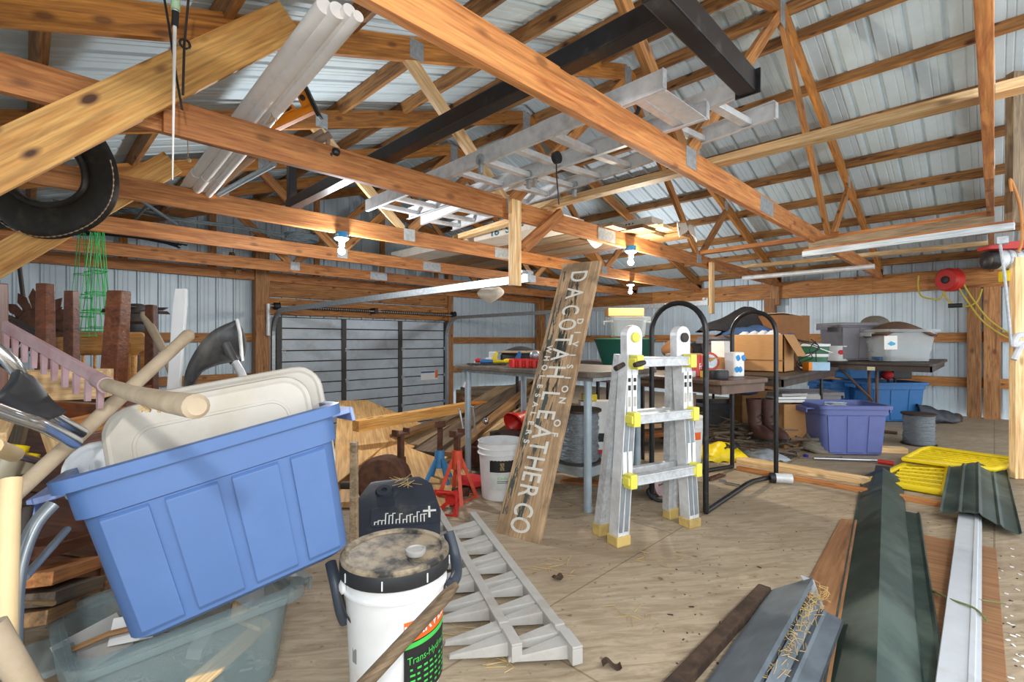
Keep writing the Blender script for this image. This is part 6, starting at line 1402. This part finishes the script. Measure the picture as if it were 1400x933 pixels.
# twig pile
mb = MB()
c = on(1005, 613)
for k in range(170):
    p = c+RT*random.gauss(-.02, .28)+FW*random.gauss(.15, .22); p.z = abs(random.gauss(.06, .06)); a = random.uniform(-.5, .5); l = random.uniform(.15, .5); q = p+RT*l*cos(a)+FW*l*sin(a)*.6; q.z = max(.01, p.z+random.uniform(-.08, .05))
    mb.tube([p, p.lerp(q, .5)+V((0, 0, random.uniform(-.01, .04))), q], random.choice((.006, .009, .013)), 5)
obj('twig_pile', mb, BRANCH, smooth=True, label='tangled pile of grey twigs and roots under the tables', cat='twigs', kind='stuff')
# boxes, boots and things beneath
def carton(name, label, px, d, z, sz, m, yaw=0, cat='box', flaps=True):
    t = thing(name, label, cat, axes(place(px, d, z), RT*cos(yaw)+FW*sin(yaw), z=UP)); w, dd, hh = sz
    for a, b in (((-w/2, -dd/2, 0), (w/2, -dd/2+.01, hh)), ((-w/2, dd/2-.01, 0), (w/2, dd/2, hh)), ((-w/2, -dd/2, 0), (-w/2+.01, dd/2, hh)), ((w/2-.01, -dd/2, 0), (w/2, dd/2, hh)), ((-w/2, -dd/2, 0), (w/2, dd/2, .01))): obj('side', MB().box(a, b), m, t, bevel=.001)
    if flaps: obj('flap', MB().box((-w/2, 0, 0), (w/2, .12, .006), T(0, dd/2, hh) @ RX(-.7)), m, t)
    return t
carton('cardboard_box', 'cardboard box on the floor behind the brown boots', 1028, 5.25, 0, (.36, .3, .5), CARD)
carton('cardboard_box', 'cardboard box on the floor under the dark table end', 1078, 4.75, 0, (.28, .26, .42), CARD, .1)
for l, px in (('brown leather boot under the dark table, left of the pair', 1036), ('brown leather boot under the dark table, right of the pair', 1054)):
    t = thing('boot', l, 'boot', axes(place(px, 4.45, .13), RT*.3-FW*.9, z=UP), 'brown boots')
    obj('upper', MB().rings([[V((x+rx*cos(a), ry*sin(a), z)) for a in [2*pi*k/16 for k in range(16)]] for x, rx, ry, z in ((.05, .14, .05, .02), (.05, .145, .052, .05), (.03, .12, .05, .09), (-.03, .065, .05, .13), (-.04, .06, .052, .2), (-.045, .068, .06, .3), (-.045, .072, .064, .36), (-.045, .06, .055, .36), (-.04, .05, .045, .2))]), LEATH, t, smooth=True)
    obj('sole', MB().rings([[V((.05+.15*cos(a), .055*sin(a), z)) for a in [2*pi*k/16 for k in range(16)]] for z in (0, .025)]), BLKP, t); obj('laces', MB().tube([(.03, -.03, .15), (.035, .03, .17), (.03, -.03, .2), (.03, .03, .23)], .004, 5), BLKP, t)
t = thing('rubber_ball_toy', 'orange and blue plastic toy under the dark table', 'toy', T(*on(1082, 604))); obj('orange_shell', MB().grid(lambda u, v: V((.12*cos(2*pi*u)*sin(pi*(.1+.8*v)), .09*sin(2*pi*u)*sin(pi*(.1+.8*v)), .24*v+.03*cos(2*pi*u))), 18, 8), mat('orange_plastic', '#d6602a'), t, smooth=True); obj('blue_part', MB().ball((-.1, -.02, .19), (.06, .05, .05), 12, 8).ball((-.1, -.02, .06), (.07, .05, .05), 12, 8), mat('toy_blue', '#2b83b4'), t, smooth=True)
box_tote('storage_tote', 'dark grey tote under the brown table behind the twigs', 985, 5.5, 0, .62, .4, .34, GREYT2, ribs=0, taper=.9, band=.2)
box_tote('storage_tote', 'light grey tote with a plastic panel behind the periwinkle tote', 1108, 5.6, 0, .5, .35, .45, GREYT, ribs=0, taper=.9, band=.2)
obj('plastic_sheet', MB().prism(rrect(.26, .2, .03, 4), -.006, .006, axes(at(1105, 552, 5.2), RT, y=UP)), COMB, bevel=.002, label='pale plastic panel leaning on the light grey tote', cat='panel')
for i, z in enumerate((.44, .47, .5)): obj('magazine', MB().box((-.14, -.1, 0), (.14, .1, .024), axes(place(1072+i*2, 4.7, z), RT*.98+FW*.1*i, z=UP)), (PAPER, WHITEP, COMB)[i], bevel=.002, label=['bottom booklet stacked on the cardboard box under the dark table', 'middle booklet stacked on the cardboard box under the dark table', 'top booklet stacked on the cardboard box under the dark table'][i], cat='booklet', group='booklets under the dark table')
obj('blue_bag', MB().ball((0, 0, .04), (.16, .1, .05), 14, 8, T(*place(1022, 4.6, .52))), CLOTHN, smooth=True, label='dark blue rolled cloth on the cardboard box behind the boots', cat='cloth')
t = thing('yellow_tool_bag', 'yellow strap tool on the floor behind the work table legs', 'tool', T(*on(864, 612))); obj('strap', MB().tube(spline([V((-.1, 0, .02)), V((0, .05, .16)), V((.08, 0, .2)), V((.14, -.03, .05))], 6), .03, 8), YEL, t, smooth=True); obj('dark_handle', MB().tube([V((-.1, 0, .02)), V((.14, -.03, .05))], .015, 8), BLKP, t, smooth=True)
t = thing('red_spray_bottle', 'red-capped bottle under the front of the brown table', 'bottle', T(*place(930, 3.7, .0))); obj('body', MB().lathe([(.045, 0), (.05, .02), (.05, .3), (.02, .38)], 18), WHITEP, t, smooth=True); obj('cap', MB().lathe([(.024, .38), (.024, .42), (.06, .44), (.02, .47)], 14), RED, t, smooth=True)
for i, (px, d) in enumerate(((868, 4.5), (848, 4.6))): beam('floor_plank', place(px-40, d, .12+.06*i), place(px+50, d+.3, .12+.06*i), .15, .04, W_LIGHT if i else W_RED, label=['reddish plank stacked low behind the ladder', 'pale plank stacked on the reddish one behind the ladder'][i], cat='plank')
